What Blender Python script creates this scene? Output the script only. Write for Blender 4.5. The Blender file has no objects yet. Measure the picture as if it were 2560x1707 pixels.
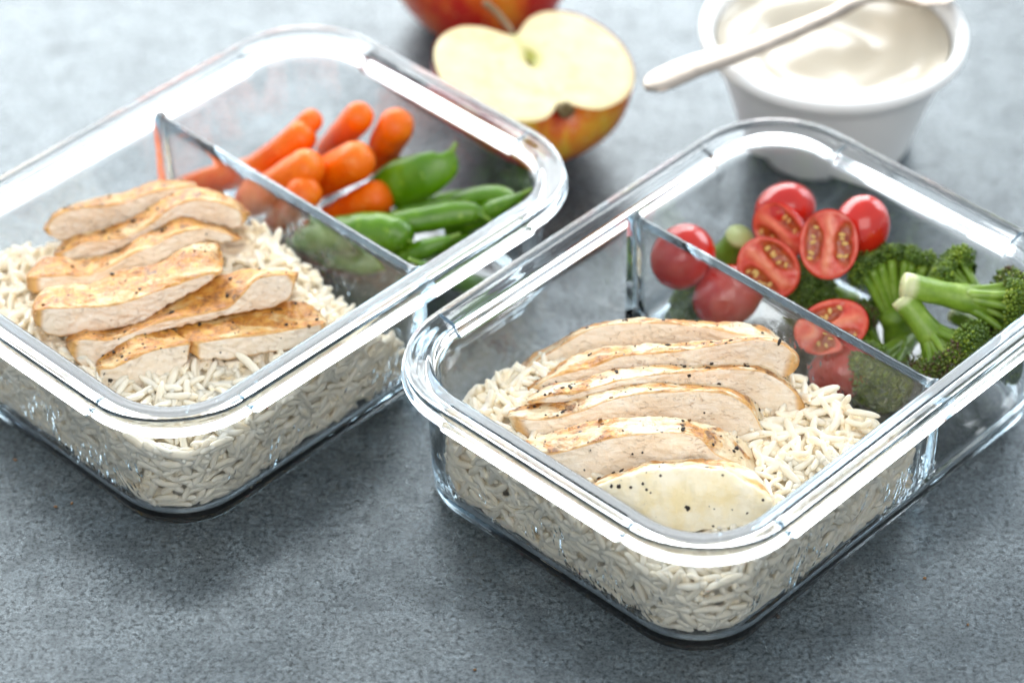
import bpy, bmesh, math, random
import numpy as np
from mathutils import Vector, Matrix, noise

# ------------------------------------------------------------------ camera, light, world
SC = bpy.context.scene
COL = SC.collection
PITCH = 0.69298
cam_d = bpy.data.cameras.new('camera')
cam = bpy.data.objects.new('camera', cam_d)
COL.objects.link(cam)
cam.location = (0.0, 0.0, 0.72301)
cam.rotation_euler = (math.pi / 2 - PITCH, 0.0, 0.0)
cam_d.sensor_width = 36.0
cam_d.lens = 110.8
cam_d.clip_start = 0.05
cam_d.clip_end = 50.0
cam_d.dof.use_dof = True
cam_d.dof.focus_distance = 1.034
cam_d.dof.aperture_fstop = 5.8
cam_d.dof.aperture_blades = 9
SC.camera = cam

world = bpy.data.worlds.new('World')
SC.world = world
world.use_nodes = True
bg = world.node_tree.nodes['Background']
bg.inputs['Color'].default_value = (0.83, 0.92, 1.0, 1)
bg.inputs['Strength'].default_value = 0.72


def area_lamp(name, loc, target, sx, sy, power, color):
    d = bpy.data.lights.new(name, 'AREA')
    d.shape = 'RECTANGLE'
    d.size, d.size_y = sx, sy
    d.energy = power
    d.color = color
    o = bpy.data.objects.new(name, d)
    COL.objects.link(o)
    o.location = loc
    o.rotation_euler = (Vector(target) - Vector(loc)).to_track_quat('-Z', 'Y').to_euler()
    return o


# the tall window behind the table, to the left, and the paler light of a second window beside it
area_lamp('window_light', (-0.42, 1.95, 0.54), (-0.02, 0.80, 0.16), 2.00, 1.00, 39.0, (0.945, 0.985, 1.0))
area_lamp('side_window_light', (1.05, 1.75, 0.60), (0.10, 0.80, 0.10), 0.80, 0.90, 11.0, (0.86, 0.94, 1.0))

# unseen fill lamp added behind the camera to brighten the fronts of the food
area_lamp('front_fill_light', (0.15, -0.55, 1.35), (0.0, 0.85, 0.03), 1.5, 1.2, 14.0, (1.0, 0.965, 0.92))

SC.view_settings.view_transform = 'Standard'
SC.view_settings.look = 'None'
SC.view_settings.exposure = 0.20
SC.view_settings.gamma = 1.0
SC.render.engine = 'CYCLES'
cy = SC.cycles
cy.max_bounces = 40
cy.diffuse_bounces = 7
cy.glossy_bounces = 32
cy.transmission_bounces = 32
cy.transparent_max_bounces = 8
cy.volume_bounces = 0
cy.caustics_reflective = True
cy.caustics_refractive = True
cy.blur_glossy = 0.6
cy.sample_clamp_indirect = 10.0
cy.use_denoising = True
try:
    cy.denoiser = 'OPENIMAGEDENOISE'
    cy.denoising_input_passes = 'RGB_ALBEDO_NORMAL'
    cy.denoising_prefilter = 'ACCURATE'
except Exception:
    pass

RND = random.Random(7)
NR = np.random.RandomState(11)


# ------------------------------------------------------------------ helpers
def outward(V, F):
    """faces of a small closed mesh with their normals turned out"""
    bm = bmesh.new()
    vs = [bm.verts.new(tuple(map(float, v))) for v in V]
    for f in F:
        bm.faces.new([vs[i] for i in f])
    bm.verts.index_update()
    bmesh.ops.recalc_face_normals(bm, faces=bm.faces)
    out = [tuple(v.index for v in f.verts) for f in bm.faces]
    bm.free()
    return out


def mesh_data(name, V, F, mat=None, smooth=True, attrs=None):
    me = bpy.data.meshes.new(name)
    me.from_pydata([tuple(v) for v in np.asarray(V, float).tolist()], [], [tuple(f) for f in F])
    bm = bmesh.new()
    bm.from_mesh(me)
    bmesh.ops.recalc_face_normals(bm, faces=bm.faces)
    bm.to_mesh(me)
    bm.free()
    if smooth:
        me.polygons.foreach_set('use_smooth', [True] * len(me.polygons))
    if attrs:
        for an, av in attrs.items():
            a = me.attributes.new(an, 'FLOAT', 'POINT')
            a.data.foreach_set('value', np.asarray(av, np.float32))
    if mat:
        me.materials.append(mat)
    me.update()
    return me


def fast_mesh(name, V, F, mat, attrs=None):
    """V (n,3), F (m,k) int array, all faces with k corners"""
    V = np.asarray(V, np.float32)
    F = np.asarray(F, np.int32)
    me = bpy.data.meshes.new(name)
    m, k = F.shape
    me.vertices.add(len(V))
    me.vertices.foreach_set('co', V.ravel())
    me.loops.add(m * k)
    me.loops.foreach_set('vertex_index', F.ravel())
    me.polygons.add(m)
    me.polygons.foreach_set('loop_start', np.arange(0, m * k, k, dtype=np.int32))
    me.polygons.foreach_set('use_smooth', np.ones(m, bool))
    if attrs:
        for an, av in attrs.items():
            a = me.attributes.new(an, 'FLOAT', 'POINT')
            a.data.foreach_set('value', np.asarray(av, np.float32))
    me.materials.append(mat)
    me.update(calc_edges=True)
    me.validate()
    return me


def link(name, me, parent=None, loc=None):
    o = bpy.data.objects.new(name, me)
    COL.objects.link(o)
    if parent is not None:
        o.parent = parent
    if loc is not None:
        o.location = loc
    return o


def tag(o, label=None, cat=None, group=None, kind=None):
    if label:
        o['label'] = label
    if cat:
        o['category'] = cat
    if group:
        o['group'] = group
    if kind:
        o['kind'] = kind
    return o


def grid_faces(n, m, close_m=True, off=0, flip=False):
    """n rings of m points"""
    F = []
    mm = m if close_m else m - 1
    for i in range(n - 1):
        for j in range(mm):
            k = (j + 1) % m
            q = (off + i * m + j, off + i * m + k, off + (i + 1) * m + k, off + (i + 1) * m + j)
            F.append(q[::-1] if flip else q)
    return F


def resample(P, n):
    """Catmull-Rom through P, n points evenly along it"""
    P = np.asarray(P, float)
    if P.ndim == 1:
        P = P[:, None]
    Q = np.vstack([2 * P[0] - P[1], P, 2 * P[-1] - P[-2]])
    out = []
    for i in range(len(P) - 1):
        p0, p1, p2, p3 = Q[i], Q[i + 1], Q[i + 2], Q[i + 3]
        for t in np.linspace(0, 1, 12, endpoint=False):
            out.append(0.5 * ((2 * p1) + (-p0 + p2) * t + (2 * p0 - 5 * p1 + 4 * p2 - p3) * t * t
                              + (-p0 + 3 * p1 - 3 * p2 + p3) * t ** 3))
    out.append(P[-1])
    out = np.array(out)
    d = np.r_[0, np.cumsum(np.linalg.norm(np.diff(out, axis=0), axis=1))]
    t = np.linspace(0, d[-1], n)
    return np.stack([np.interp(t, d, out[:, k]) for k in range(out.shape[1])], 1)


def frames(P, up=(0, 0, 1)):
    """tangent, side, top for each point of a path"""
    T = np.gradient(P, axis=0)
    T /= np.linalg.norm(T, axis=1)[:, None] + 1e-12
    U = np.asarray(up, float)
    S = np.cross(T, U)
    S /= np.linalg.norm(S, axis=1)[:, None] + 1e-12
    N = np.cross(S, T)
    return T, S, N


def tube(P, R, seg=14, up=(0, 0, 1), flat=1.0, cap=True, shape=None):
    """closed tube along P; R radius per point; flat scales the 'top' direction"""
    P = np.asarray(P, float)
    T, S, N = frames(P, up)
    a = np.linspace(0, 2 * math.pi, seg, endpoint=False)
    V = []
    for i in range(len(P)):
        r = R[i]
        f = flat[i] if hasattr(flat, '__len__') else flat
        for k, t in enumerate(a):
            m = shape[i][k] if shape is not None else 1.0
            V.append(P[i] + S[i] * (math.cos(t) * r * m) + N[i] * (math.sin(t) * r * m * f))
    F = grid_faces(len(P), seg)
    if cap:
        n0 = len(V)
        V.append(P[0])
        V.append(P[-1])
        b = (len(P) - 1) * seg
        for j in range(seg):
            k = (j + 1) % seg
            F.append((n0, k, j))
            F.append((n0 + 1, b + j, b + k))
    return np.array(V), F


def merge(parts):
    V, F, o = [], [], 0
    for v, f in parts:
        V.append(np.asarray(v))
        F += [tuple(i + o for i in q) for q in f]
        o += len(v)
    return np.vstack(V), F


def lathe(prof, seg=96, a0=0.0, a1=2 * math.pi):
    full = abs(a1 - a0 - 2 * math.pi) < 1e-6
    A = np.linspace(a0, a1, seg, endpoint=not full)
    V = []
    for r, z in prof:
        for a in A:
            V.append((r * math.cos(a), r * math.sin(a), z))
    return np.array(V), grid_faces(len(prof), len(A), full)


def icosphere(sub=1):
    t = (1 + 5 ** .5) / 2
    V = [(-1, t, 0), (1, t, 0), (-1, -t, 0), (1, -t, 0), (0, -1, t), (0, 1, t), (0, -1, -t), (0, 1, -t),
         (t, 0, -1), (t, 0, 1), (-t, 0, -1), (-t, 0, 1)]
    V = [np.array(v) / np.linalg.norm(v) for v in V]
    F = [(0, 11, 5), (0, 5, 1), (0, 1, 7), (0, 7, 10), (0, 10, 11), (1, 5, 9), (5, 11, 4), (11, 10, 2), (10, 7, 6),
         (7, 1, 8), (3, 9, 4), (3, 4, 2), (3, 2, 6), (3, 6, 8), (3, 8, 9), (4, 9, 5), (2, 4, 11), (6, 2, 10),
         (8, 6, 7), (9, 8, 1)]
    for _ in range(sub):
        mid, G = {}, []

        def m(a, b):
            k = (min(a, b), max(a, b))
            if k not in mid:
                v = V[a] + V[b]
                V.append(v / np.linalg.norm(v))
                mid[k] = len(V) - 1
            return mid[k]
        for a, b, c in F:
            x, y, z = m(a, b), m(b, c), m(c, a)
            G += [(a, x, z), (b, y, x), (c, z, y), (x, y, z)]
        F = G
    return np.array(V), np.array(F)


def stamp(V0, F0, M, T):
    """many transformed copies of one small mesh: M (n,3,3), T (n,3)"""
    n = len(T)
    V = np.einsum('nij,vj->nvi', M, V0) + T[:, None, :]
    F = F0[None] + (np.arange(n) * len(V0))[:, None, None]
    return V.reshape(-1, 3), F.reshape(-1, F0.shape[1])


def rot_from(x, z_hint):
    """matrix whose columns are x, y, z with z as near z_hint as it goes"""
    x = np.asarray(x, float)
    x = x / np.linalg.norm(x)
    z = np.asarray(z_hint, float)
    z = z - x * (z @ x)
    z /= np.linalg.norm(z)
    y = np.cross(z, x)
    return np.stack([x, y, z], 1)


def fbm(p, s, oct=3):
    v, a = 0.0, 1.0
    for _ in range(oct):
        v += a * noise.noise(Vector((p[0] * s, p[1] * s, p[2] * s)))
        s *= 2.1
        a *= 0.5
    return v


# ------------------------------------------------------------------ materials
def new_mat(name):
    m = bpy.data.materials.new(name)
    m.use_nodes = True
    nt = m.node_tree
    b = nt.nodes['Principled BSDF']
    return m, nt, b


def nd(nt, typ, **kw):
    n = nt.nodes.new(typ)
    for k, v in kw.items():
        if k.startswith('_'):
            setattr(n, k[1:], v)
        else:
            s = n.inputs[int(k[1:])] if (k[0] == 'i' and k[1:].isdigit()) else n.inputs[k]
            if isinstance(v, bpy.types.NodeSocket):
                nt.links.new(v, s)
            else:
                s.default_value = v
    return n


def coords(nt, scale=(1, 1, 1), rot=(0, 0, 0)):
    tc = nd(nt, 'ShaderNodeTexCoord')
    mp = nd(nt, 'ShaderNodeMapping', Vector=tc.outputs['Object'], Scale=scale, Rotation=rot)
    return mp.outputs[0]


def nz(nt, vec, scale, detail=4.0, rough=0.55, dist=0.0):
    return nd(nt, 'ShaderNodeTexNoise', Vector=vec, Scale=scale, Detail=detail, Roughness=rough,
              Distortion=dist).outputs['Fac']


def ramp(nt, fac, stops, interp='LINEAR'):
    r = nd(nt, 'ShaderNodeValToRGB', Fac=fac)
    cr = r.color_ramp
    cr.interpolation = interp
    while len(cr.elements) > 1:
        cr.elements.remove(cr.elements[-1])
    for i, (p, c) in enumerate(stops):
        e = cr.elements[0] if i == 0 else cr.elements.new(p)
        e.position = p
        if not hasattr(c, '__len__'):
            c = (c, c, c)
        e.color = (c[0], c[1], c[2], 1)
    return r.outputs['Color']


def mix(nt, fac, a, b, mode='MIX'):
    n = nt.nodes.new('ShaderNodeMix')
    n.data_type = 'RGBA'
    n.blend_type = mode
    for i, v in ((0, fac), (6, a), (7, b)):
        if isinstance(v, bpy.types.NodeSocket):
            nt.links.new(v, n.inputs[i])
        elif i == 0:
            n.inputs[0].default_value = v
        else:
            n.inputs[i].default_value = (v[0], v[1], v[2], 1)
    return n.outputs[2]


def mth(nt, op, a, b=0.0, clamp=False):
    n = nt.nodes.new('ShaderNodeMath')
    n.operation = op
    n.use_clamp = clamp
    for i, v in ((0, a), (1, b)):
        if isinstance(v, bpy.types.NodeSocket):
            nt.links.new(v, n.inputs[i])
        else:
            n.inputs[i].default_value = v
    return n.outputs[0]


def att(nt, name):
    return nd(nt, 'ShaderNodeAttribute', _attribute_name=name).outputs['Fac']


def bump(nt, h, strength, dist, normal=None):
    n = nd(nt, 'ShaderNodeBump', Strength=strength, Distance=dist, Height=h)
    if normal is not None:
        nt.links.new(normal, n.inputs['Normal'])
    return n.outputs['Normal']


def setb(nt, b, **kw):
    for k, v in kw.items():
        s = b.inputs[k.replace('_', ' ')]
        if isinstance(v, bpy.types.NodeSocket):
            nt.links.new(v, s)
        elif hasattr(v, '__len__') and len(v) == 3 and s.type == 'RGBA':
            s.default_value = (v[0], v[1], v[2], 1)
        else:
            s.default_value = v


def sss(nt, b, w, scale, rad=(1.0, 0.6, 0.35)):
    b.subsurface_method = 'RANDOM_WALK'
    setb(nt, b, Subsurface_Weight=w, Subsurface_Radius=rad, Subsurface_Scale=scale)


def mat_stone():
    m, nt, b = new_mat('mottled_stone')
    v = coords(nt)
    blotch = nz(nt, v, 7.0, 6, 0.62, 0.5)
    mid = nz(nt, v, 52.0, 7, 0.72, 0.3)
    patch = nz(nt, v, 95.0, 5, 0.66, 0.3)
    grain = nz(nt, v, 600.0, 4, 0.80)
    fib = nz(nt, coords(nt, (1, 1.6, 1), (0, 0, 0.6)), 1400.0, 3, 0.7, 1.8)
    c = ramp(nt, blotch, [(0.34, (0.027, 0.037, 0.043)), (0.52, (0.046, 0.058, 0.066)), (0.68, (0.072, 0.086, 0.093))])
    c = mix(nt, 0.42, c, ramp(nt, mid, [(0.36, (0.018, 0.025, 0.030)), (0.50, (0.048, 0.060, 0.067)), (0.64, (0.086, 0.099, 0.106))]))
    c = mix(nt, 0.6, c, ramp(nt, patch, [(0.34, (0.22, 0.22, 0.22)), (0.5, (0.5, 0.5, 0.5)), (0.66, (0.76, 0.76, 0.76))]), 'OVERLAY')
    c = mix(nt, 0.85, c, ramp(nt, grain, [(0.38, (0.08, 0.08, 0.08)), (0.5, (0.5, 0.5, 0.5)), (0.62, (0.92, 0.92, 0.92))]), 'OVERLAY')
    c = mix(nt, 0.6, c, ramp(nt, fib, [(0.36, (0.2, 0.2, 0.2)), (0.5, (0.5, 0.5, 0.5)), (0.64, (0.78, 0.78, 0.78))]), 'OVERLAY')
    pit = ramp(nt, nz(nt, v, 300.0, 3, 0.6), [(0.30, 0.0), (0.37, 1.0)])
    c = mix(nt, pit, mix(nt, 0.6, c, (0.030, 0.035, 0.040)), c)
    h = mth(nt, 'ADD', mth(nt, 'MULTIPLY', grain, 0.6), mth(nt, 'MULTIPLY', fib, 0.5))
    h = mth(nt, 'ADD', h, mth(nt, 'MULTIPLY', pit, 0.5))
    spc = mth(nt, 'MULTIPLY', ramp(nt, mid, [(0.34, 0.82), (0.5, 0.97), (0.66, 1.0)]), ramp(nt, grain, [(0.38, 0.34), (0.50, 1.08), (0.64, 1.40)]))
    rr = mth(nt, 'ADD', ramp(nt, mid, [(0.34, 0.27), (0.66, 0.20)]), mth(nt, 'MULTIPLY', ramp(nt, patch, [(0.35, 1.0), (0.6, 0.0)]), 0.10))
    setb(nt, b, Base_Color=c, Roughness=rr, Specular_IOR_Level=spc, Specular_Tint=(0.86, 0.955, 1.0), Normal=bump(nt, h, 0.32, 0.0004))
    return m


def mat_glass():
    m, nt, b = new_mat('clear_glass')
    v = coords(nt)
    wet = att(nt, 'wet')
    drop = nd(nt, 'ShaderNodeTexVoronoi', Vector=coords(nt, (1, 1, 0.55)), Scale=480.0, Randomness=1.0)
    dh = ramp(nt, drop.outputs['Distance'], [(0.0, 1.0), (0.35, 0.75), (0.62, 0.0)])
    patch = ramp(nt, nz(nt, v, 55.0, 3, 0.6, 0.8), [(0.50, 0.0), (0.62, 1.0)])
    amt = mth(nt, 'MULTIPLY', patch, wet)
    h = mth(nt, 'MULTIPLY', dh, amt)
    wob = nz(nt, v, 60.0, 2, 0.5)
    n0 = bump(nt, wob, 0.06, 0.0012)
    n1 = bump(nt, h, 0.42, 0.0006, n0)
    setb(nt, b, Base_Color=(1, 1, 1), Roughness=mth(nt, 'ADD', mth(nt, 'MULTIPLY', amt, 0.06), mth(nt, 'MULTIPLY', att(nt, 'base'), 0.10)), IOR=1.5, Transmission_Weight=1.0, Normal=n1)
    va = nd(nt, 'ShaderNodeVolumeAbsorption', Color=(0.40, 0.74, 0.92, 1), Density=6.0)
    nt.links.new(va.outputs[0], nt.nodes['Material Output'].inputs['Volume'])
    return m


def mat_rice():
    m, nt, b = new_mat('cooked_rice')
    v = coords(nt)
    oi = nd(nt, 'ShaderNodeTexNoise', Vector=v, Scale=160.0, Detail=2.0)
    c = ramp(nt, oi.outputs['Fac'], [(0.3, (0.86, 0.77, 0.60)), (0.52, (0.90, 0.83, 0.685)), (0.7, (0.92, 0.87, 0.755))])
    setb(nt, b, Base_Color=c, Roughness=0.28, Specular_IOR_Level=0.5, Normal=bump(nt, nz(nt, v, 900.0, 3), 0.15, 0.0004))
    sss(nt, b, 0.9, 0.0024, (1.0, 0.85, 0.65))
    b.subsurface_method = 'BURLEY'
    return m


def mat_chicken(golden):
    m, nt, b = new_mat(('cooked_chicken', 'golden_chicken', 'pale_chicken')[golden])
    v = coords(nt)
    sear = att(nt, 'sear')
    # meat fibres: long streaks
    fv = coords(nt, (0.22, 1, 1), (0.0, 0.35, 0.15))
    fib = nz(nt, fv, 850.0, 4, 0.65, 1.0)
    cr = nz(nt, coords(nt, (0.55, 1, 1), (0, 0.7, 0)), 340.0, 3, 0.6, 1.8)
    meat = ramp(nt, nz(nt, v, 60.0, 3), [(0.35, (0.92, 0.755, 0.57)), (0.55, (0.95, 0.82, 0.655)), (0.72, (0.96, 0.865, 0.72))])
    meat = mix(nt, (0.07, 0.07, 0.03)[golden], meat, ramp(nt, fib, [(0.35, (0.72, 0.47, 0.32)), (0.6, (0.90, 0.78, 0.64))]))
    crease = ramp(nt, cr, [(0.34, 1.0), (0.40, 0.0)])
    mott = ramp(nt, nz(nt, coords(nt, (0.6, 1, 1)), 330.0, 4, 0.65), [(0.36, (0.40, 0.40, 0.40)), (0.5, (0.53, 0.53, 0.53)), (0.64, (0.62, 0.62, 0.62))])
    meat = mix(nt, 0.5, meat, mott, 'OVERLAY')
    meat = mix(nt, mth(nt, 'MULTIPLY', mth(nt, 'MULTIPLY', crease, ramp(nt, nz(nt, v, 45.0, 2), [(0.46, 0.0), (0.60, 1.0)])), 0.40), meat, (0.60, 0.34, 0.18))
    tones = (((0.35, (0.78, 0.58, 0.33)), (0.6, (0.86, 0.72, 0.50))), ((0.35, (0.62, 0.37, 0.12)), (0.6, (0.79, 0.60, 0.34))), ((0.38, (0.92, 0.76, 0.44)), (0.58, (0.94, 0.84, 0.63))))
    skin = ramp(nt, nz(nt, v, 95.0, 4, 0.6), list(tones[golden]))
    blot = nz(nt, coords(nt, (0.45, 1, 1), (0, 0, -0.2)), 105.0, 5, 0.60, 0.6)
    lo = (0.45, 0.375, 0.45)[golden]
    brown = ramp(nt, blot, [(lo, (0.0, 0.0, 0.0)), (lo + 0.09, (1, 1, 1))])
    if golden == 2:
        brown = mth(nt, 'MULTIPLY', brown, ramp(nt, sear, [(0.74, 0.0), (0.92, 1.0)]))
    gold = ramp(nt, nz(nt, v, 260.0, 4, 0.7), [(0.3, (0.22, 0.055, 0.006)), (0.48, (0.55, 0.20, 0.018)), (0.68, (0.76, 0.40, 0.07))])
    skin = mix(nt, mth(nt, 'MULTIPLY', brown, 0.92), skin, gold)
    char = ramp(nt, nz(nt, v, 120.0, 5, 0.65), [(0.555, 0.0), (0.62, 1.0)])
    skin = mix(nt, mth(nt, 'MULTIPLY', mth(nt, 'MULTIPLY', char, brown), 0.8), skin, (0.10, 0.035, 0.012))
    edge = ramp(nt, sear, [(0.0, 0.0), (0.28, 0.55), (0.55, 1.0)])
    c = mix(nt, edge, meat, skin)
    rim = ramp(nt, sear, [(0.05, 0.0), (0.3, 1.0), (0.6, 0.0)])
    c = mix(nt, mth(nt, 'MULTIPLY', rim, (0.72, 0.9, 0.3)[golden]), c, (0.78, 0.42, 0.10))
    vo = nd(nt, 'ShaderNodeTexVoronoi', Vector=v, Scale=330.0)
    sp = ramp(nt, vo.outputs['Distance'], [(0.13, 1.0), (0.2, 0.0)])
    gate = ramp(nt, nz(nt, v, 140.0, 2), [(0.50, 0.0), (0.56, 1.0)])
    sp = mth(nt, 'MULTIPLY', sp, gate)
    sp = mth(nt, 'MULTIPLY', sp, ramp(nt, sear, [(0.2, 0.12), (0.6, 1.0)]))
    c = mix(nt, sp, c, (0.045, 0.025, 0.012))
    h = mth(nt, 'ADD', mth(nt, 'MULTIPLY', fib, 0.35), mth(nt, 'MULTIPLY', crease, -0.35))
    h = mth(nt, 'ADD', h, mth(nt, 'MULTIPLY', nz(nt, v, 420.0, 4), 0.45))
    ro = ramp(nt, nz(nt, v, 210.0, 3), [(0.3, 0.24), (0.7, 0.44)])
    setb(nt, b, Base_Color=c, Roughness=ro, Specular_IOR_Level=0.5, Normal=bump(nt, h, (0.8, 0.8, 0.35)[golden], 0.0014))
    sss(nt, b, 0.30, 0.0016, (1.0, 0.62, 0.38))
    b.subsurface_method = 'BURLEY'
    return m


def mat_simple(name, col, rough=0.5, sub=0.0, scale=0.002, var=0.0, vscale=120.0, bmp=0.0, metal=0.0, rad=(1, .6, .35), spec=0.5):
    m, nt, b = new_mat(name)
    v = coords(nt)
    c = col
    f = nz(nt, v, vscale, 4, 0.6)
    if var:
        c = mix(nt, f, tuple(max(0, x * (1 - var)) for x in col), tuple(min(1, x * (1 + var)) for x in col))
    setb(nt, b, Base_Color=c, Roughness=rough, Metallic=metal, Specular_IOR_Level=spec)
    if bmp:
        setb(nt, b, Normal=bump(nt, f, bmp, 0.0006))
    if sub:
        sss(nt, b, sub, scale, rad)
    return m


def mat_carrot():
    m, nt, b = new_mat('carrot_flesh')
    v = coords(nt)
    c = ramp(nt, nz(nt, v, 75.0, 4, 0.55), [(0.3, (0.80, 0.10, 0.0)), (0.55, (0.88, 0.165, 0.0)), (0.75, (0.92, 0.25, 0.004))])
    pale = ramp(nt, nz(nt, coords(nt, (1, 1, 1)), 330.0, 3), [(0.60, 0.0), (0.72, 0.4)])
    c = mix(nt, pale, c, (0.92, 0.40, 0.10))
    setb(nt, b, Base_Color=c, Roughness=0.38, Specular_IOR_Level=0.36, Normal=bump(nt, nz(nt, v, 420.0, 4), 0.28, 0.0007))
    sss(nt, b, 0.16, 0.0025, (1.0, 0.25, 0.03))
    return m


def mat_pea():
    m, nt, b = new_mat('pea_pod_skin')
    v = coords(nt)
    c = ramp(nt, nz(nt, v, 60.0, 4, 0.55), [(0.3, (0.055, 0.165, 0.0)), (0.55, (0.105, 0.25, 0.002)), (0.75, (0.20, 0.37, 0.008))])
    fl = ramp(nt, nz(nt, v, 300.0, 3), [(0.62, 0.0), (0.72, 0.6)])
    c = mix(nt, fl, c, (0.34, 0.50, 0.05))
    setb(nt, b, Base_Color=c, Roughness=0.30, Specular_IOR_Level=0.55, Normal=bump(nt, nz(nt, v, 380.0, 3), 0.12, 0.0006))
    sss(nt, b, 0.12, 0.0022, (0.5, 1.0, 0.08))
    return m


def mat_tomato_skin():
    m, nt, b = new_mat('tomato_skin')
    v = coords(nt)
    c = ramp(nt, nz(nt, v, 70.0, 3), [(0.3, (0.44, 0.010, 0.006)), (0.6, (0.58, 0.020, 0.008)), (0.8, (0.68, 0.05, 0.012))])
    setb(nt, b, Base_Color=c, Roughness=0.17, Specular_IOR_Level=0.55, Coat_Weight=0.25, Coat_Roughness=0.08)
    sss(nt, b, 0.07, 0.0020, (1.0, 0.12, 0.06))
    return m


def mat_tomato_flesh():
    m, nt, b = new_mat('tomato_flesh')
    v = coords(nt)
    g = att(nt, 'gel')
    fl = ramp(nt, nz(nt, v, 330.0, 4), [(0.3, (0.58, 0.035, 0.022)), (0.6, (0.70, 0.080, 0.045)), (0.8, (0.78, 0.17, 0.10))])
    core = att(nt, 'core')
    fl = mix(nt, core, fl, (0.84, 0.29, 0.15))
    gel = ramp(nt, nz(nt, v, 420.0, 4), [(0.3, (0.26, 0.022, 0.006)), (0.7, (0.50, 0.11, 0.015))])
    c = mix(nt, g, fl, gel)
    ro = mth(nt, 'SUBTRACT', 0.27, mth(nt, 'MULTIPLY', g, 0.16))
    setb(nt, b, Base_Color=c, Roughness=ro, Specular_IOR_Level=0.6, Normal=bump(nt, nz(nt, v, 520.0, 4), 0.35, 0.0007))
    sss(nt, b, 0.14, 0.0020, (1.0, 0.2, 0.1))
    return m


def mat_broc_stalk():
    m, nt, b = new_mat('broccoli_stalk')
    v = coords(nt)
    c = ramp(nt, nz(nt, v, 110.0, 4, 0.6), [(0.3, (0.11, 0.215, 0.012)), (0.55, (0.22, 0.355, 0.035)), (0.75, (0.37, 0.50, 0.11))])
    cut = att(nt, 'cut')
    c = mix(nt, cut, c, (0.60, 0.62, 0.33))
    br = ramp(nt, nz(nt, v, 240.0, 4), [(0.62, 0.0), (0.70, 0.75)])
    c = mix(nt, mth(nt, 'MULTIPLY', br, cut), c, (0.24, 0.09, 0.04))
    setb(nt, b, Base_Color=c, Roughness=0.34, Specular_IOR_Level=0.5, Normal=bump(nt, nz(nt, coords(nt), 500.0, 4), 0.3, 0.0007))
    sss(nt, b, 0.25, 0.002, (0.7, 1.0, 0.2))
    return m


def mat_broc_bud():
    m, nt, b = new_mat('broccoli_buds')
    t = att(nt, 'tone')
    ch = att(nt, 'char')
    c = ramp(nt, t, [(0.0, (0.035, 0.075, 0.008)), (0.45, (0.075, 0.15, 0.012)), (0.8, (0.20, 0.30, 0.015)), (1.0, (0.36, 0.44, 0.03))])
    c = mix(nt, ch, c, (0.085, 0.042, 0.022))
    setb(nt, b, Base_Color=c, Roughness=0.42, Specular_IOR_Level=0.5)
    return m


def mat_apple_skin():
    m, nt, b = new_mat('apple_skin')
    tc = nd(nt, 'ShaderNodeTexCoord')
    mp = nd(nt, 'ShaderNodeMapping', Vector=tc.outputs['Object'], Scale=(1, 1, 0.22))
    streak = nz(nt, mp.outputs[0], 150.0, 4, 0.6, 0.4)
    big = nz(nt, tc.outputs['Object'], 24.0, 3, 0.5, 0.3)
    f = mth(nt, 'ADD', mth(nt, 'MULTIPLY', big, 0.72), mth(nt, 'MULTIPLY', streak, 0.28))
    f = mth(nt, 'ADD', f, mth(nt, 'MULTIPLY', att(nt, 'blush'), 0.30))
    c = ramp(nt, f, [(0.30, (0.56, 0.50, 0.03)), (0.42, (0.74, 0.42, 0.04)), (0.52, (0.70, 0.17, 0.02)), (0.64, (0.46, 0.025, 0.014))])
    sp = nd(nt, 'ShaderNodeTexVoronoi', Vector=tc.outputs['Object'], Scale=230.0)
    d = ramp(nt, sp.outputs['Distance'], [(0.10, 0.55), (0.16, 0.0)])
    c = mix(nt, d, c, (0.78, 0.62, 0.25))
    setb(nt, b, Base_Color=c, Roughness=0.26, Specular_IOR_Level=0.5)
    sss(nt, b, 0.12, 0.002)
    return m


def mat_apple_flesh():
    m, nt, b = new_mat('apple_flesh')
    v = coords(nt)
    c = ramp(nt, nz(nt, v, 120.0, 4), [(0.3, (0.60, 0.48, 0.21)), (0.6, (0.67, 0.565, 0.30)), (0.8, (0.71, 0.63, 0.40))])
    k = att(nt, 'core')
    c = mix(nt, k, c, (0.36, 0.37, 0.03))
    setb(nt, b, Base_Color=c, Roughness=0.42, Specular_IOR_Level=0.5, Normal=bump(nt, nz(nt, v, 900.0, 3), 0.25, 0.0005))
    sss(nt, b, 0.25, 0.003)
    return m


STONE = mat_stone()
GLASS = mat_glass()
RICE = mat_rice()
CHICKEN = [mat_chicken(0), mat_chicken(1), mat_chicken(2)]
PEPPER = mat_simple('black_pepper', (0.030, 0.021, 0.015), 0.55, var=0.5, vscale=900, bmp=0.5)
PEPPER_B = mat_simple('brown_pepper', (0.24, 0.115, 0.035), 0.5, var=0.5, vscale=900, bmp=0.5)
CARROT = mat_carrot()
PEA = mat_pea()
PEA_STEM = mat_simple('pea_stem', (0.20, 0.33, 0.035), 0.45, var=0.4, vscale=300)
TSKIN = mat_tomato_skin()
TFLESH = mat_tomato_flesh()
TSEED = mat_simple('tomato_seed', (0.74, 0.47, 0.15), 0.22, 0.3, 0.001, var=0.25, vscale=400)
BSTALK = mat_broc_stalk()
BBUD = mat_broc_bud()
ASKIN = mat_apple_skin()
AFLESH = mat_apple_flesh()
STEM = mat_simple('apple_stem', (0.19, 0.115, 0.045), 0.6, var=0.4, vscale=500)
CALYX = mat_simple('apple_calyx', (0.15, 0.10, 0.035), 0.7, var=0.5, vscale=500)
TUB = mat_simple('white_plastic', (0.92, 0.91, 0.89), 0.34)
YOG = mat_simple('plain_yogurt', (0.59, 0.525, 0.42), 0.20, 0.3, 0.003, var=0.02, vscale=60, rad=(1, .8, .6))
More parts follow.
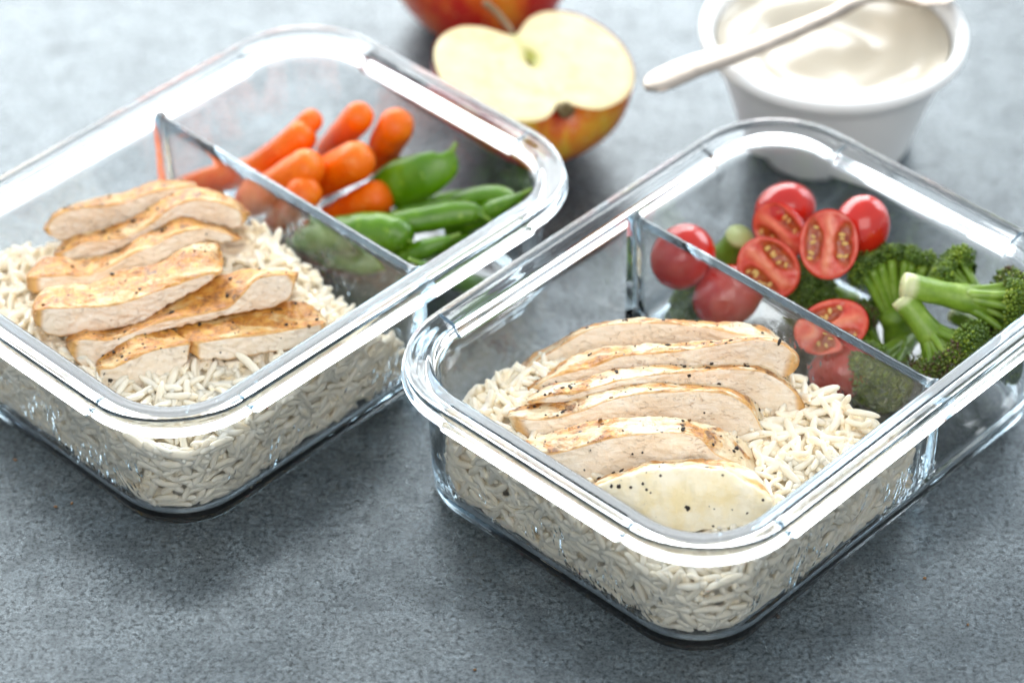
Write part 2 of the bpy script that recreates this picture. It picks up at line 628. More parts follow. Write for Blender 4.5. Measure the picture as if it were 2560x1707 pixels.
SILVER = mat_simple('worn_silver', (0.44, 0.375, 0.32), 0.36, var=0.60, vscale=90, metal=1.0, bmp=0.15)
SLICES = [[[[0.7,831.9,18.8],[6.7,832.5,25.7],[14.0,832.5,30.6],[21.2,832.6,35.8],[28.6,832.5,40.0],[36.5,831.9,42.4],[44.7,830.9,43.3],[52.8,829.9,43.8],[60.9,828.8,43.8],[68.9,827.8,44.3],[77.0,826.8,45.1],[85.0,825.6,44.8],[91.8,823.7,40.5]],[[1.3,822.6,24.2],[7.4,823.1,30.5],[14.2,823.3,35.9],[21.0,823.5,41.3],[28.1,823.5,45.7],[35.9,822.9,47.9],[43.8,822.0,49.0],[51.7,821.0,49.6],[59.6,819.9,49.7],[67.4,818.7,49.3],[75.1,817.4,48.1],[82.9,816.1,47.1],[90.6,814.7,45.8]],[[1.9,822.2,22.8],[9.3,821.0,22.1],[16.1,820.9,25.8],[23.3,820.4,28.4],[30.6,820.0,31.0],[38.0,819.3,33.0],[45.5,818.6,34.2],[53.0,817.8,35.6],[60.5,817.0,36.6],[68.0,816.2,38.0],[75.4,815.5,39.6],[82.9,814.8,41.0],[90.4,814.2,43.1]],0.01],[[[4.8,812.8,29.6],[11.7,813.6,34.3],[18.6,814.3,39.1],[26.0,814.9,42.8],[34.0,814.9,44.5],[42.0,814.8,45.1],[50.1,814.6,45.6],[58.1,814.5,46.2],[66.1,814.4,47.3],[74.1,814.4,48.3],[82.1,814.3,49.2],[89.9,813.7,48.0],[96.7,812.5,43.2]],[[5.4,804.0,34.2],[12.3,804.8,38.9],[19.9,805.1,41.6],[27.7,805.3,43.9],[35.1,805.8,47.5],[42.9,805.8,48.7],[50.9,805.7,49.5],[58.9,805.7,50.7],[66.7,805.8,52.5],[74.5,805.9,54.1],[82.4,805.8,55.2],[90.1,805.2,53.5],[96.3,803.8,48.1]],[[5.7,803.7,32.4],[12.7,803.6,33.6],[20.2,803.6,34.7],[27.7,803.5,35.5],[35.2,803.5,36.6],[42.6,803.6,38.2],[50.1,803.6,39.3],[57.6,803.5,40.3],[65.2,803.4,41.1],[72.7,803.3,41.6],[80.3,803.1,41.9],[87.6,802.5,40.3],[94.7,802.5,41.5]],0.0095],[[[4.9,798.6,35.1],[10.9,800.2,39.9],[19.1,800.8,40.8],[27.1,801.7,42.6],[34.9,802.7,45.1],[43.1,803.3,45.8],[51.4,803.8,45.9],[59.7,804.1,45.6],[68.0,804.5,45.2],[76.3,804.9,45.1],[84.4,805.1,44.1],[91.7,804.2,39.3],[97.1,802.7,32.2]],[[5.3,790.2,40.7],[12.7,791.2,43.0],[20.7,791.8,43.8],[28.4,792.7,45.8],[36.1,793.6,47.8],[44.0,794.3,49.0],[52.0,794.9,49.5],[60.0,795.4,49.9],[68.0,796.0,50.4],[76.1,796.3,50.2],[84.0,796.3,48.6],[91.0,795.6,44.0],[96.8,794.2,37.4]],[[5.6,790.2,40.3],[14.1,790.5,39.7],[22.6,790.9,39.7],[31.0,791.5,40.3],[39.4,792.2,41.3],[47.9,792.8,41.9],[56.4,793.2,41.7],[64.9,793.4,40.8],[73.3,793.2,38.3],[80.2,792.2,32.7],[85.2,790.6,25.2],[92.9,791.0,25.2],[98.0,793.3,33.3]],0.0095],[[[-2.0,792.5,36.3],[6.5,792.9,38.0],[14.9,793.3,39.6],[23.2,793.8,41.8],[31.5,794.4,44.0],[39.9,794.7,45.3],[48.5,794.8,45.8],[57.0,794.8,45.7],[65.6,794.7,45.2],[73.9,794.2,43.2],[81.3,793.0,38.3],[84.8,790.8,29.7],[89.8,788.8,21.8]],[[-1.7,783.6,42.0],[6.3,783.0,39.6],[14.6,783.2,40.5],[22.7,783.8,42.8],[30.5,784.6,46.1],[38.5,785.2,48.4],[46.7,785.4,49.5],[55.0,785.5,49.8],[63.4,785.5,49.9],[71.6,785.2,48.5],[78.6,784.0,43.6],[82.9,782.0,35.6],[88.5,780.2,28.5]],[[1.8,781.3,32.9],[9.2,781.2,32.5],[16.6,781.3,33.0],[23.6,781.9,35.3],[30.8,782.2,36.6],[38.2,782.4,37.3],[45.6,782.5,37.5],[53.0,782.4,37.3],[60.4,782.2,36.6],[67.6,781.7,34.6],[74.2,780.8,31.0],[80.3,779.8,26.7],[87.1,779.7,26.6]],0.01],[[[2.7,775.8,36.5],[9.6,776.2,38.8],[17.2,776.7,41.4],[24.9,777.1,43.9],[32.7,777.4,45.8],[40.6,777.1,45.7],[48.6,776.8,45.7],[56.5,776.5,45.6],[64.3,775.8,44.2],[71.6,774.6,40.9],[78.2,773.0,36.1],[82.1,770.8,28.7],[86.6,768.6,21.7]],[[3.0,766.4,43.6],[9.9,765.2,40.6],[17.1,765.3,41.5],[24.2,765.7,43.9],[31.4,766.1,46.2],[38.8,766.3,47.7],[46.2,766.2,48.5],[53.7,766.1,48.9],[60.7,765.4,47.3],[66.1,763.7,41.9],[72.9,762.5,38.6],[79.3,761.0,34.3],[85.2,759.4,29.3]],[[4.8,765.8,41.7],[11.0,763.9,36.0],[17.4,762.4,31.7],[23.9,761.1,27.8],[30.9,761.2,29.2],[37.8,761.6,31.3],[44.7,762.0,33.7],[51.8,762.2,35.1],[58.9,762.2,36.1],[66.1,762.1,36.4],[73.0,761.3,34.6],[79.3,760.2,31.5],[85.0,759.2,28.6]],0.011],[[[23.6,756.8,34.2],[28.7,758.6,36.5],[34.1,759.9,38.3],[39.7,761.0,39.8],[45.4,761.7,40.9],[51.2,761.9,41.5],[57.0,761.8,41.7],[62.9,761.6,41.8],[68.7,761.0,41.5],[74.2,759.6,40.3],[79.0,757.3,38.0],[82.9,754.3,34.9],[86.0,750.9,31.3]],[[24.0,748.8,40.3],[29.3,749.6,41.5],[34.5,750.6,43.0],[39.8,751.5,44.2],[45.2,752.1,45.2],[50.7,752.4,45.8],[56.2,752.2,46.0],[61.7,751.9,46.0],[67.2,751.3,45.6],[72.3,749.9,44.4],[77.0,747.8,42.3],[81.0,745.2,39.6],[84.9,742.6,36.9]],[[27.6,747.3,38.8],[31.9,745.2,36.8],[36.0,743.1,34.6],[40.4,741.1,32.7],[44.8,739.2,30.8],[49.9,738.5,30.4],[55.0,738.1,30.3],[60.2,738.4,30.8],[65.3,738.7,31.5],[70.4,739.0,32.1],[75.5,739.4,32.8],[80.4,740.3,34.2],[84.7,742.0,36.3]],0.01],[[[-167.5,892.5,34.9],[-164.5,894.2,38.7],[-160.4,895.9,40.9],[-155.8,897.4,42.0],[-151.1,898.8,42.4],[-146.4,900.3,42.8],[-141.7,901.7,43.3],[-137.0,903.2,43.8],[-132.3,904.7,44.5],[-127.6,906.2,45.2],[-122.8,907.5,44.6],[-118.0,908.6,43.5],[-113.3,909.5,41.6]],[[-165.4,881.8,41.5],[-162.6,883.5,45.4],[-158.7,885.1,47.6],[-154.1,886.5,48.1],[-149.5,887.8,47.8],[-144.8,889.0,47.1],[-140.1,890.3,47.0],[-135.5,891.7,47.6],[-131.0,893.3,48.9],[-126.4,894.7,49.5],[-121.7,896.1,49.5],[-117.0,897.5,49.6],[-112.2,898.7,49.0]],[[-165.0,881.7,40.5],[-160.5,882.1,36.7],[-156.0,883.2,35.7],[-151.5,884.5,35.9],[-147.0,885.9,36.1],[-142.4,887.1,35.9],[-137.9,888.5,36.4],[-133.7,890.1,37.8],[-129.6,891.7,39.9],[-125.5,893.4,42.1],[-121.2,895.0,43.9],[-116.8,896.7,45.7],[-112.5,898.5,48.7]],0.012],[[[-162.9,879.4,34.3],[-158.1,881.4,38.1],[-152.1,883.3,39.8],[-145.9,885.0,40.5],[-139.8,886.7,41.6],[-133.8,888.6,43.2],[-128.2,890.6,45.8],[-122.5,892.5,48.3],[-116.6,894.4,50.2],[-110.4,896.0,50.3],[-104.3,897.0,48.1],[-98.8,897.4,43.8],[-94.3,897.4,38.4]],[[-161.0,869.7,40.8],[-155.3,871.3,41.7],[-150.0,873.1,43.8],[-144.0,874.5,43.2],[-138.0,875.9,43.0],[-132.2,877.7,44.5],[-126.9,879.5,47.0],[-121.9,881.5,50.4],[-116.5,883.4,52.6],[-110.5,885.0,53.2],[-104.6,886.1,51.7],[-98.9,886.8,48.5],[-93.5,887.4,44.7]],[[-160.5,869.6,39.9],[-154.6,870.6,37.5],[-148.6,871.9,37.1],[-142.7,873.4,37.1],[-137.2,875.2,38.6],[-131.7,876.9,40.5],[-126.0,878.7,42.1],[-120.7,880.6,44.7],[-115.0,882.2,45.5],[-109.2,883.4,44.4],[-103.5,884.3,42.1],[-97.8,885.2,39.9],[-93.1,887.2,43.5]],0.011],[[[-169.7,862.1,39.1],[-164.2,865.0,42.3],[-157.8,867.2,41.8],[-151.2,869.0,39.5],[-144.5,871.1,38.4],[-138.1,873.7,39.4],[-132.5,876.6,42.4],[-126.3,879.3,44.3],[-120.2,882.1,46.6],[-113.9,884.4,46.4],[-107.7,885.5,42.2],[-101.1,887.1,39.0],[-95.8,887.6,33.8]],[[-167.0,849.8,46.9],[-160.9,851.6,45.3],[-154.7,853.6,44.3],[-148.4,855.4,42.5],[-142.3,857.8,43.1],[-136.6,860.4,45.0],[-130.8,863.0,47.0],[-124.8,865.5,48.0],[-119.1,868.1,50.0],[-113.0,870.5,50.7],[-106.6,872.7,50.2],[-100.5,874.1,47.0],[-94.6,875.1,42.9]],[[-167.0,847.9,39.7],[-161.1,850.1,39.9],[-155.0,851.9,38.4],[-148.7,853.9,37.2],[-142.7,856.2,37.3],[-136.6,858.5,38.0],[-130.7,861.0,39.1],[-124.8,863.5,40.8],[-119.0,866.1,42.5],[-113.1,868.7,44.2],[-107.1,871.1,45.0],[-100.9,872.9,43.0],[-94.7,875.0,42.6]],0.014],[[[-165.2,842.8,41.2],[-161.1,845.3,45.1],[-155.2,847.2,45.1],[-149.1,848.9,44.1],[-143.2,850.9,44.4],[-137.4,853.2,45.7],[-131.5,855.3,46.3],[-125.4,857.2,45.9],[-119.7,859.4,47.1],[-114.4,861.8,49.6],[-108.6,864.1,50.9],[-102.6,865.6,49.3],[-100.8,864.3,43.2]],[[-161.9,827.0,50.4],[-156.7,828.5,50.1],[-151.5,829.9,49.0],[-146.3,831.4,48.2],[-141.0,832.8,47.3],[-135.8,834.3,46.7],[-130.6,836.1,47.0],[-125.5,838.0,47.9],[-120.4,839.9,48.7],[-115.3,841.8,49.4],[-110.2,843.7,50.3],[-105.0,845.6,50.9],[-99.7,847.3,50.7]],[[-162.5,825.0,44.5],[-157.3,825.5,40.7],[-151.8,826.9,39.3],[-146.3,828.5,38.7],[-140.8,830.2,38.3],[-135.3,831.9,38.0],[-129.9,833.6,38.0],[-124.7,835.7,39.2],[-119.8,837.9,41.3],[-114.8,840.1,43.4],[-109.8,842.4,45.4],[-104.6,844.6,47.3],[-99.5,847.1,49.9]],0.018],[[[-152.9,833.5,34.1],[-147.1,835.9,36.3],[-140.3,837.5,34.8],[-133.6,839.4,34.3],[-127.3,842.0,36.4],[-121.4,844.6,39.2],[-115.3,847.2,41.6],[-109.0,849.7,43.4],[-102.5,852.2,45.0],[-95.7,854.3,45.2],[-88.8,856.2,44.6],[-81.9,857.9,43.0],[-75.0,859.4,41.0]],[[-150.0,817.9,44.4],[-143.3,819.7,43.8],[-136.6,821.2,42.0],[-130.3,823.4,42.8],[-123.9,825.8,44.2],[-117.3,828.1,45.0],[-110.5,830.1,45.0],[-103.7,832.2,45.1],[-97.0,834.4,45.4],[-91.9,837.1,49.2],[-87.1,839.8,53.5],[-80.3,842.0,53.6],[-73.4,843.7,52.5]],[[-150.6,816.3,39.8],[-144.6,816.4,33.9],[-137.9,818.7,34.7],[-131.8,821.4,37.7],[-125.4,824.1,40.1],[-118.6,826.6,41.5],[-111.4,828.9,41.7],[-104.3,831.1,41.8],[-97.2,833.5,42.5],[-90.0,835.6,42.4],[-82.7,837.8,42.2],[-76.5,840.4,44.7],[-73.1,843.6,51.9]],0.018],[[[-141.8,824.1,32.5],[-140.6,825.0,34.4],[-139.2,825.9,36.2],[-137.4,826.8,37.5],[-135.6,827.7,38.6],[-133.5,828.5,39.5],[-131.3,829.2,39.8],[-129.1,830.0,40.1],[-126.9,830.6,40.1],[-124.6,831.3,40.2],[-122.4,832.0,40.5],[-120.2,832.6,40.3],[-117.9,833.1,39.7]],[[-139.4,807.8,40.9],[-136.7,808.4,40.4],[-134.0,809.1,40.1],[-131.5,810.0,40.8],[-129.0,811.0,41.6],[-126.4,811.9,42.3],[-123.9,812.9,43.0],[-121.3,813.8,43.5],[-118.6,814.6,43.8],[-115.9,815.4,43.8],[-113.2,816.2,43.8],[-110.4,817.0,43.8],[-107.7,817.7,43.8]],[[-139.8,806.0,35.2],[-137.7,805.6,32.0],[-135.2,805.7,29.9],[-132.4,806.3,29.0],[-129.4,807.1,28.9],[-126.6,808.1,29.5],[-123.8,809.1,30.1],[-121.0,810.1,30.9],[-118.2,811.2,31.8],[-115.5,812.2,32.8],[-113.0,813.4,34.3],[-110.6,814.6,36.0],[-108.2,815.9,38.0]],0.018],[[[-118.0,833.7,39.3],[-113.4,835.1,39.7],[-108.8,836.4,39.9],[-104.2,837.6,40.1],[-99.6,838.9,40.1],[-94.9,840.1,40.1],[-90.3,841.4,40.2],[-85.6,842.8,40.5],[-81.0,844.0,40.5],[-76.2,845.1,39.9],[-71.5,845.9,38.6],[-67.4,846.0,35.7],[-64.5,845.4,31.5]],[[-107.4,817.4,43.9],[-103.7,818.3,43.8],[-100.1,819.3,43.7],[-96.4,820.3,43.7],[-92.7,821.2,43.5],[-88.9,822.1,43.2],[-85.2,823.0,43.0],[-81.5,824.0,42.9],[-77.8,825.0,42.9],[-74.1,826.0,42.9],[-70.4,827.0,43.0],[-66.6,828.0,43.1],[-63.0,829.1,43.4]],[[-108.1,815.5,38.7],[-104.2,816.0,37.2],[-100.3,816.8,36.4],[-96.4,817.7,36.1],[-92.6,818.8,36.2],[-88.7,819.8,36.3],[-84.8,820.9,36.3],[-80.9,821.9,36.2],[-77.0,822.8,35.8],[-73.1,823.8,35.5],[-69.2,824.9,35.7],[-65.8,826.3,37.1],[-63.4,828.0,40.4]],0.019]]
CARROTS = [[[-74.9,952.4,38.0],[-86.8,957.5,22.0],3.75],[[-78.7,946.9,35.0],[-94.8,947.3,21.0],4.99],[[-56.9,948.3,43.0],[-68.6,965.7,16.0],4.75],[[-42.5,945.3,41.0],[-48.8,955.7,19.0],5.65],[[-57.9,929.8,36.0],[-70.2,936.6,24.0],6.28],[[-75.7,925.6,36.0],[-88.5,929.1,24.0],6.04],[[-76.4,916.8,31.0],[-83.8,927.3,14.0],5.46],[[-50.6,925.1,23.0],[-64.1,928.0,12.0],5.74],[[-97.4,949.0,18.0],[-108.2,943.8,18.0],4.59]]
PEAS = [[[[-21.6,929.7,42.0],[-24.5,926.6,38.0],[-31.5,925.5,34.0],[-40.6,928.1,28.0],[-51.4,930.1,22.0]],[0.6,5.07,7.01,7.65,4.52],1],[[[-15.3,928.6,24.0],[-20.3,927.5,22.0],[-28.7,925.7,20.0],[-37.7,923.9,18.0],[-45.0,923.1,16.0]],[0.54,2.41,3.46,3.46,1.81],0],[[[-9.6,906.0,29.0],[-12.9,908.4,29.0],[-20.9,909.3,28.0],[-32.7,908.5,26.0],[-43.2,908.2,24.0],[-49.3,910.1,20.0]],[0.74,3.25,4.44,4.45,4.15,1.49],0],[[[1.9,907.8,35.0],[-3.1,913.9,33.0],[-9.9,917.4,30.0],[-18.0,918.8,26.0],[-25.7,922.7,20.0]],[1.18,2.96,3.57,3.28,1.5],0],[[[5.6,906.8,40.0],[1.3,908.0,36.0],[-6.1,910.0,30.0],[-15.0,912.7,22.0],[-24.1,914.2,16.0]],[0.82,1.62,3.26,3.57,1.79],0],[[[-37.5,896.5,26.0],[-41.7,899.4,26.0],[-50.4,902.6,25.0],[-60.9,904.6,22.0],[-71.5,906.9,18.0],[-79.3,909.6,14.0]],[3.53,6.19,6.65,6.52,5.65,1.79],0],[[[-21.2,898.3,26.0],[-25.2,896.8,25.0],[-31.7,896.3,22.0],[-38.3,897.6,18.0],[-44.4,899.9,14.0]],[0.53,2.06,3.39,3.4,1.48],0],[[[-12.0,905.1,20.0],[-17.1,906.7,18.0],[-24.0,908.0,14.0],[-31.6,909.7,10.0]],[0.89,2.38,2.83,1.5],0],[[[-34.4,879.9,29.0],[-30.7,880.8,26.0],[-23.6,884.8,18.0],[-16.4,888.2,13.0],[-9.1,892.9,10.0]],[0.64,2.04,3.22,3.24,1.18],0],[[[-7.6,906.0,14.0],[-16.6,904.7,12.0],[-27.0,901.5,10.0],[-35.8,898.7,10.0]],[1.19,3.28,3.57,1.49],0],[[[-46.2,899.2,10.0],[-53.8,901.6,10.0],[-64.3,905.5,10.0],[-73.5,909.9,10.0]],[1.19,3.87,3.88,1.5],0]]
TOMATO = [[61.2,878.4,33.0],[97.9,899.0,38.0],[94.8,887.7,37.0],[90.0,866.3,37.0],[110.6,868.5,46.0],[123.7,883.6,42.0],[77.0,868.2,23.0],[111.2,843.9,29.0],[115.4,837.7,13.0]]
BROC = [[[137.4,856.6,10.0],[133.3,865.2,37.0]],[[165.5,853.1,32.0],[155.5,862.6,35.0]],[[134.4,845.5,46.0],[169.4,846.4,36.0]],[[134.0,844.0,42.0],[149.4,831.7,27.0]],[[81.7,890.3,33.0],[74.6,894.8,12.0]],[[79.4,872.7,9.0],[63.8,873.9,13.0]],[[144.8,865.4,12.0],[126.3,833.4,15.0]],[[157.0,866.5,16.0],[172.4,843.4,22.0]],[[123.5,880.7,10.0],[107.0,876.5,19.0]],[[131.1,853.0,8.0],[122.6,858.5,13.0]]]
EXTRA = {'apple':[-12.6,1077.3,37.0],'spoon':[[49.2,953.9,52.0],[53.0,956.0,53.0],[67.7,964.8,54.5],[84.9,972.0,56.0],[106.2,983.1,58.0],[121.8,991.9,60.0],[129.9,998.0,61.0],[136.8,1005.5,60.0],[146.9,1014.6,58.0],[162.0,1020.5,57.0],[179.5,1021.3,57.0]],'crumb':[[-154.1,783.3,0.0],[-148.9,785.1,0.0],[-170.7,807.0,0.0],[135.9,748.8,0.0],[147.7,727.0,-0.0],[-11.9,706.8,0.0],[86.5,730.8,0.0]]}

# ------------------------------------------------------------------ the stone table
tv, tf = [], []
tm = mesh_data('tabletop', [(-1.6, -0.6, 0), (1.6, -0.6, 0), (1.6, 2.6, 0), (-1.6, 2.6, 0),
                            (-1.6, -0.6, -0.03), (1.6, -0.6, -0.03), (1.6, 2.6, -0.03), (-1.6, 2.6, -0.03)],
               [(0, 1, 2, 3), (7, 6, 5, 4), (0, 4, 5, 1), (1, 5, 6, 2), (2, 6, 7, 3), (3, 7, 4, 0)], STONE, smooth=False)
table = link('tabletop', tm)
tag(table, kind='structure')

# ------------------------------------------------------------------ glass containers
HX, HY, RT, HH = 0.1052, 0.0775, 0.0357, 0.0550
LPOS = (-0.0941, 0.8779, 0.0)
LROT = 0.8105
RPOS = (0.0771, 0.8182, 0.0)
RROT = 0.8123
DIV_U = 0.0192


def outline(o, ro=0.0):
    """rounded rectangle set in by o, anticlockwise, with a flag that is 1 on the straight runs"""
    r = max(RT - o, 0.004)
    cx, cy_ = HX - RT, HY - RT
    pts, fl = [], []
    for k, (sx, sy) in enumerate(((1, 1), (-1, 1), (-1, -1), (1, -1))):
        for j in range(15):
            a = math.pi / 2 * (k + j / 14)
            pts.append((sx * cx + r * math.cos(a), sy * cy_ + r * math.sin(a)))
            fl.append(0.0)
        # straight run to the next corner
        p = np.array(pts[-1])
        nx = ((-1, 1), (-1, -1), (1, -1), (1, 1))[k]
        a = math.pi / 2 * (k + 1)
        q = np.array((nx[0] * cx + r * math.cos(a), nx[1] * cy_ + r * math.sin(a)))
        L = np.linalg.norm(q - p)
        for t, w in ((0.0022, 0.0), (0.0030, 0.15), (0.0036, 0.85), (0.0044, 1.0)):
            pts.append(tuple(p + (q - p) * t / L)); fl.append(w)
        for t in (0.25, 0.42, 0.58, 0.75):
            pts.append(tuple(p + (q - p) * t)); fl.append(1.0)
        for t, w in ((0.0044, 1.0), (0.0036, 0.85), (0.0030, 0.15), (0.0022, 0.0)):
            pts.append(tuple(q + (p - q) * t / L)); fl.append(w)
    return np.array(pts), np.array(fl)


#        set-in, height at the corners      set-in, height on the straight runs (lid ledge)
PROFILE = [((28, 1.0), None), ((19, 0.9), None), ((16.5, 0.5), None), ((13.8, 0.08), None), ((12.2, 0.2), None),
           ((11.1, 0.9), None), ((10.3, 2.6), None), ((9.7, 6.5), None), ((9.2, 15), None), ((8.7, 28), None),
           ((8.3, 40), None), ((8.2, 44.8), (8.2, 44.0)), ((7.8, 46.8), (7.8, 45.8)), ((6.6, 47.6), (6.6, 46.4)),
           ((3.2, 47.9), (3.2, 46.7)), ((1.3, 48.1), (1.1, 46.9)), ((0.4, 48.6), (-0.1, 47.5)), ((0.0, 49.1), (-0.45, 48.4)), ((0.45, 49.35), (0.05, 48.75)),
           ((0.05, 49.65), (-0.4, 49.1)), ((0.05, 50.4), (-0.4, 49.9)), ((0.4, 50.8), (0.1, 50.3)), ((1.5, 50.95), (1.3, 50.5)), ((1.85, 51.3), (1.8, 51.0)),
           ((1.4, 51.9), (1.3, 51.7)), ((1.15, 52.8), (1.0, 52.7)), ((1.15, 54.0), (1.0, 54.0)), ((1.45, 54.65), (1.35, 54.65)), ((2.1, 54.95), (2.0, 54.97)), ((3.6, 54.98), (3.6, 54.95)), ((4.6, 54.84), (4.7, 54.74)), ((5.2, 54.78), (5.3, 54.72)), ((6.2, 54.70), (6.2, 54.68)), ((8.0, 54.3), None), ((9.6, 53.95), None), ((10.6, 53.2), None), ((11.1, 51.9), None),
           ((11.3, 49.6), None), ((11.5, 46), None), ((12.0, 38), None), ((12.7, 26), None), ((13.1, 14), None),
           ((13.5, 9.2), None), ((14.3, 5.8), None), ((15.8, 3.9), None), ((18.6, 3.0), None), ((28, 2.8), None)]
pc = resample(np.array([p[0] for p in PROFILE]), 150) / 1000
ps_ = resample(np.array([p[1] or p[0] for p in PROFILE]), 150) / 1000
# keep both in step: sample by control index instead of length


def by_index(P, per=4):
    P = np.asarray(P, float)
    Q = np.vstack([2 * P[0] - P[1], P, 2 * P[-1] - P[-2]])
    out = []
    for i in range(len(P) - 1):
        p0, p1, p2, p3 = Q[i:i + 4]
        d0 = max(np.linalg.norm(p1 - p0), 1e-6) ** .5
        d1 = max(np.linalg.norm(p2 - p1), 1e-6) ** .5
        d2 = max(np.linalg.norm(p3 - p2), 1e-6) ** .5
        m1 = d1 * ((p1 - p0) / d0 - (p2 - p0) / (d0 + d1) + (p2 - p1) / d1)
        m2 = d1 * ((p2 - p1) / d1 - (p3 - p1) / (d1 + d2) + (p3 - p2) / d2)
        for t in np.linspace(0, 1, per, endpoint=False):
            out.append((2 * t ** 3 - 3 * t * t + 1) * p1 + (t ** 3 - 2 * t * t + t) * m1 + (-2 * t ** 3 + 3 * t * t) * p2 + (t ** 3 - t * t) * m2)
    out.append(P[-1])
    return np.array(out)


pc = by_index([p[0] for p in PROFILE]) / 1000
ps_ = by_index([p[1] or p[0] for p in PROFILE]) / 1000
V, wet, base_ = [], [], []
half = int(np.argmax(pc[:, 1]))
for i in range(len(pc)):
    oc, fl = outline(pc[i, 0])
    os_, _ = outline(ps_[i, 0])
    P = oc * (1 - fl[:, None]) + os_ * fl[:, None]
    z = pc[i, 1] * (1 - fl) + ps_[i, 1] * fl
    for (x, y), zz in zip(P, z):
        V.append((x, y, zz))
        w = 0.0
        if i > half and x < 0.012 and (y < -0.045 or x < -0.080):
            w = min(1, max(0, (0.030 - zz) / 0.010)) * min(1, max(0, (zz - 0.004) / 0.003))
        wet.append(w)
        base_.append(1.0 if (i < half and zz < 0.0008) else 0.0)
M_ = len(outline(0)[0])
F = grid_faces(len(pc), M_)
F.append(tuple(range(M_ - 1, -1, -1)))
F.append(tuple(len(V) - M_ + j for j in range(M_)))
GLASS_ME = mesh_data('glass_body', V, F, GLASS, attrs={'wet': wet, 'base': base_})

# divider: a tapering glass wall that flares where it meets the long sides and the floor
dv, dwet = [], []
rows = []
for z, w in ((3.15, 4.6), (4.2, 4.2), (7.0, 3.5), (10, 3.1), (20, 2.6), (35, 2.15), (46, 1.95), (50.5, 1.85), (51.6, 1.55), (52.2, 1.0), (52.4, 0.0)):
    rows.append((z, w))
ring = [(z, w) for z, w in rows] + [(z, -w) for z, w in rows[::-1][1:]]
inner = pc[half:]
zs = inner[::-1, 1]
os2 = inner[::-1, 0]
ss = np.r_[np.linspace(-1, -0.86, 10), np.linspace(-0.8, 0.8, 9), np.linspace(0.86, 1, 10)]
for s in ss:
    for z, w in ring:
        o = np.interp(z / 1000, zs, os2)
        hl = HY - o - 0.00025
        d = (1 - abs(s)) * hl
        fl = 1 + 0.7 * math.exp(-(d / 0.0022) ** 1.3)
        zz = z / 1000
        if z > 50:
            zz += 0.0008 * math.exp(-(d / 0.002) ** 1.3)
        dv.append((w / 1000 * fl, s * hl, zz))
        dwet.append(0.9 * min(1, max(0, (0.042 - zz) / 0.010)) if w < 0 and s < 0.3 else 0.0)
rn = len(ring)
df = grid_faces(len(ss), rn)
df.append(tuple(range(rn)))
df.append(tuple(len(dv) - 1 - j for j in range(rn)))
DIV_ME = mesh_data('divider', dv, df, GLASS, attrs={'wet': dwet})


def container(pos, rot, label):
    e = link('glass_container', None)
    e.empty_display_size = 0.02
    e.location = pos
    e.rotation_euler = (0, 0, rot)
    tag(e, label, 'glass container', 'glass meal containers on the stone table')
    link('glass_body', GLASS_ME, e)
    link('divider', DIV_ME, e, (DIV_U, 0, 0))
    return e


CON_L = container(LPOS, LROT, 'glass meal container on the left, holding carrots, pea pods and chicken on rice')
CON_R = container(RPOS, RROT, 'glass meal container in front on the right, holding tomatoes, broccoli and chicken on rice')


def to_world(p, w):
    pos, a = (LPOS, LROT) if w == 'L' else (RPOS, RROT)
    p = np.asarray(p, float)
    c, s = math.cos(a), math.sin(a)
    return np.stack([pos[0] + p[..., 0] * c - p[..., 1] * s, pos[1] + p[..., 0] * s + p[..., 1] * c, p[..., 2]], -1)


def to_local(p, w):
    pos, a = (LPOS, LROT) if w == 'L' else (RPOS, RROT)
    p = np.asarray(p, float)
    c, s = math.cos(a), math.sin(a)
    x, y = p[..., 0] - pos[0], p[..., 1] - pos[1]
    return np.stack([x * c + y * s, -x * s + y * c, p[..., 2]], -1)


# ------------------------------------------------------------------ rice
def grain_mesh(k):
    r = random.Random(100 + k)
    L, R = r.uniform(4.0, 6.3) / 1000, r.uniform(1.10, 1.42) / 1000
    bend = r.uniform(-0.45, 0.45) / 1000
    flat = r.uniform(0.74, 0.9)
    rings, seg = 9, 8
    V = []
    for i in range(rings):
        t = -1 + 2 * (i + 0.5) / rings
        a = math.asin(max(-1, min(1, t)))
        t2 = math.sin(a * 1.02)
        prof = (1 - abs(t2) ** 3.6) ** 0.5 * (1 + 0.06 * r.uniform(-1, 1))
        prof = max(prof, 0.30)
        for j in range(seg):
            an = 2 * math.pi * j / seg
            V.append((t2 * L, math.cos(an) * R * prof, math.sin(an) * R * prof * flat + bend * (t2 * t2 - 0.3) * 2))
    F = []
    for i in range(rings - 1):
        for j in range(seg):
            n = (j + 1) % seg
            F.append((i * seg + j, (i + 1) * seg + j, (i + 1) * seg + n))
            F.append((i * seg + j, (i + 1) * seg + n, i * seg + n))
    V.append((-L * 1.0, 0, bend)); V.append((L * 1.0, 0, bend))
    a, b = len(V) - 2, len(V) - 1
    for j in range(seg):
        n = (j + 1) % seg
        F.append((a, j, n))
        F.append((b, (rings - 1) * seg + n, (rings - 1) * seg + j))
    return np.array(V), np.array(outward(V, F))


GRAINS = [grain_mesh(k) for k in range(8)]
GRAIN_ME = [fast_mesh('rice_grain', v, f, RICE) for v, f in GRAINS]


def inner_o(z):
    return float(np.interp(z, zs, os2))


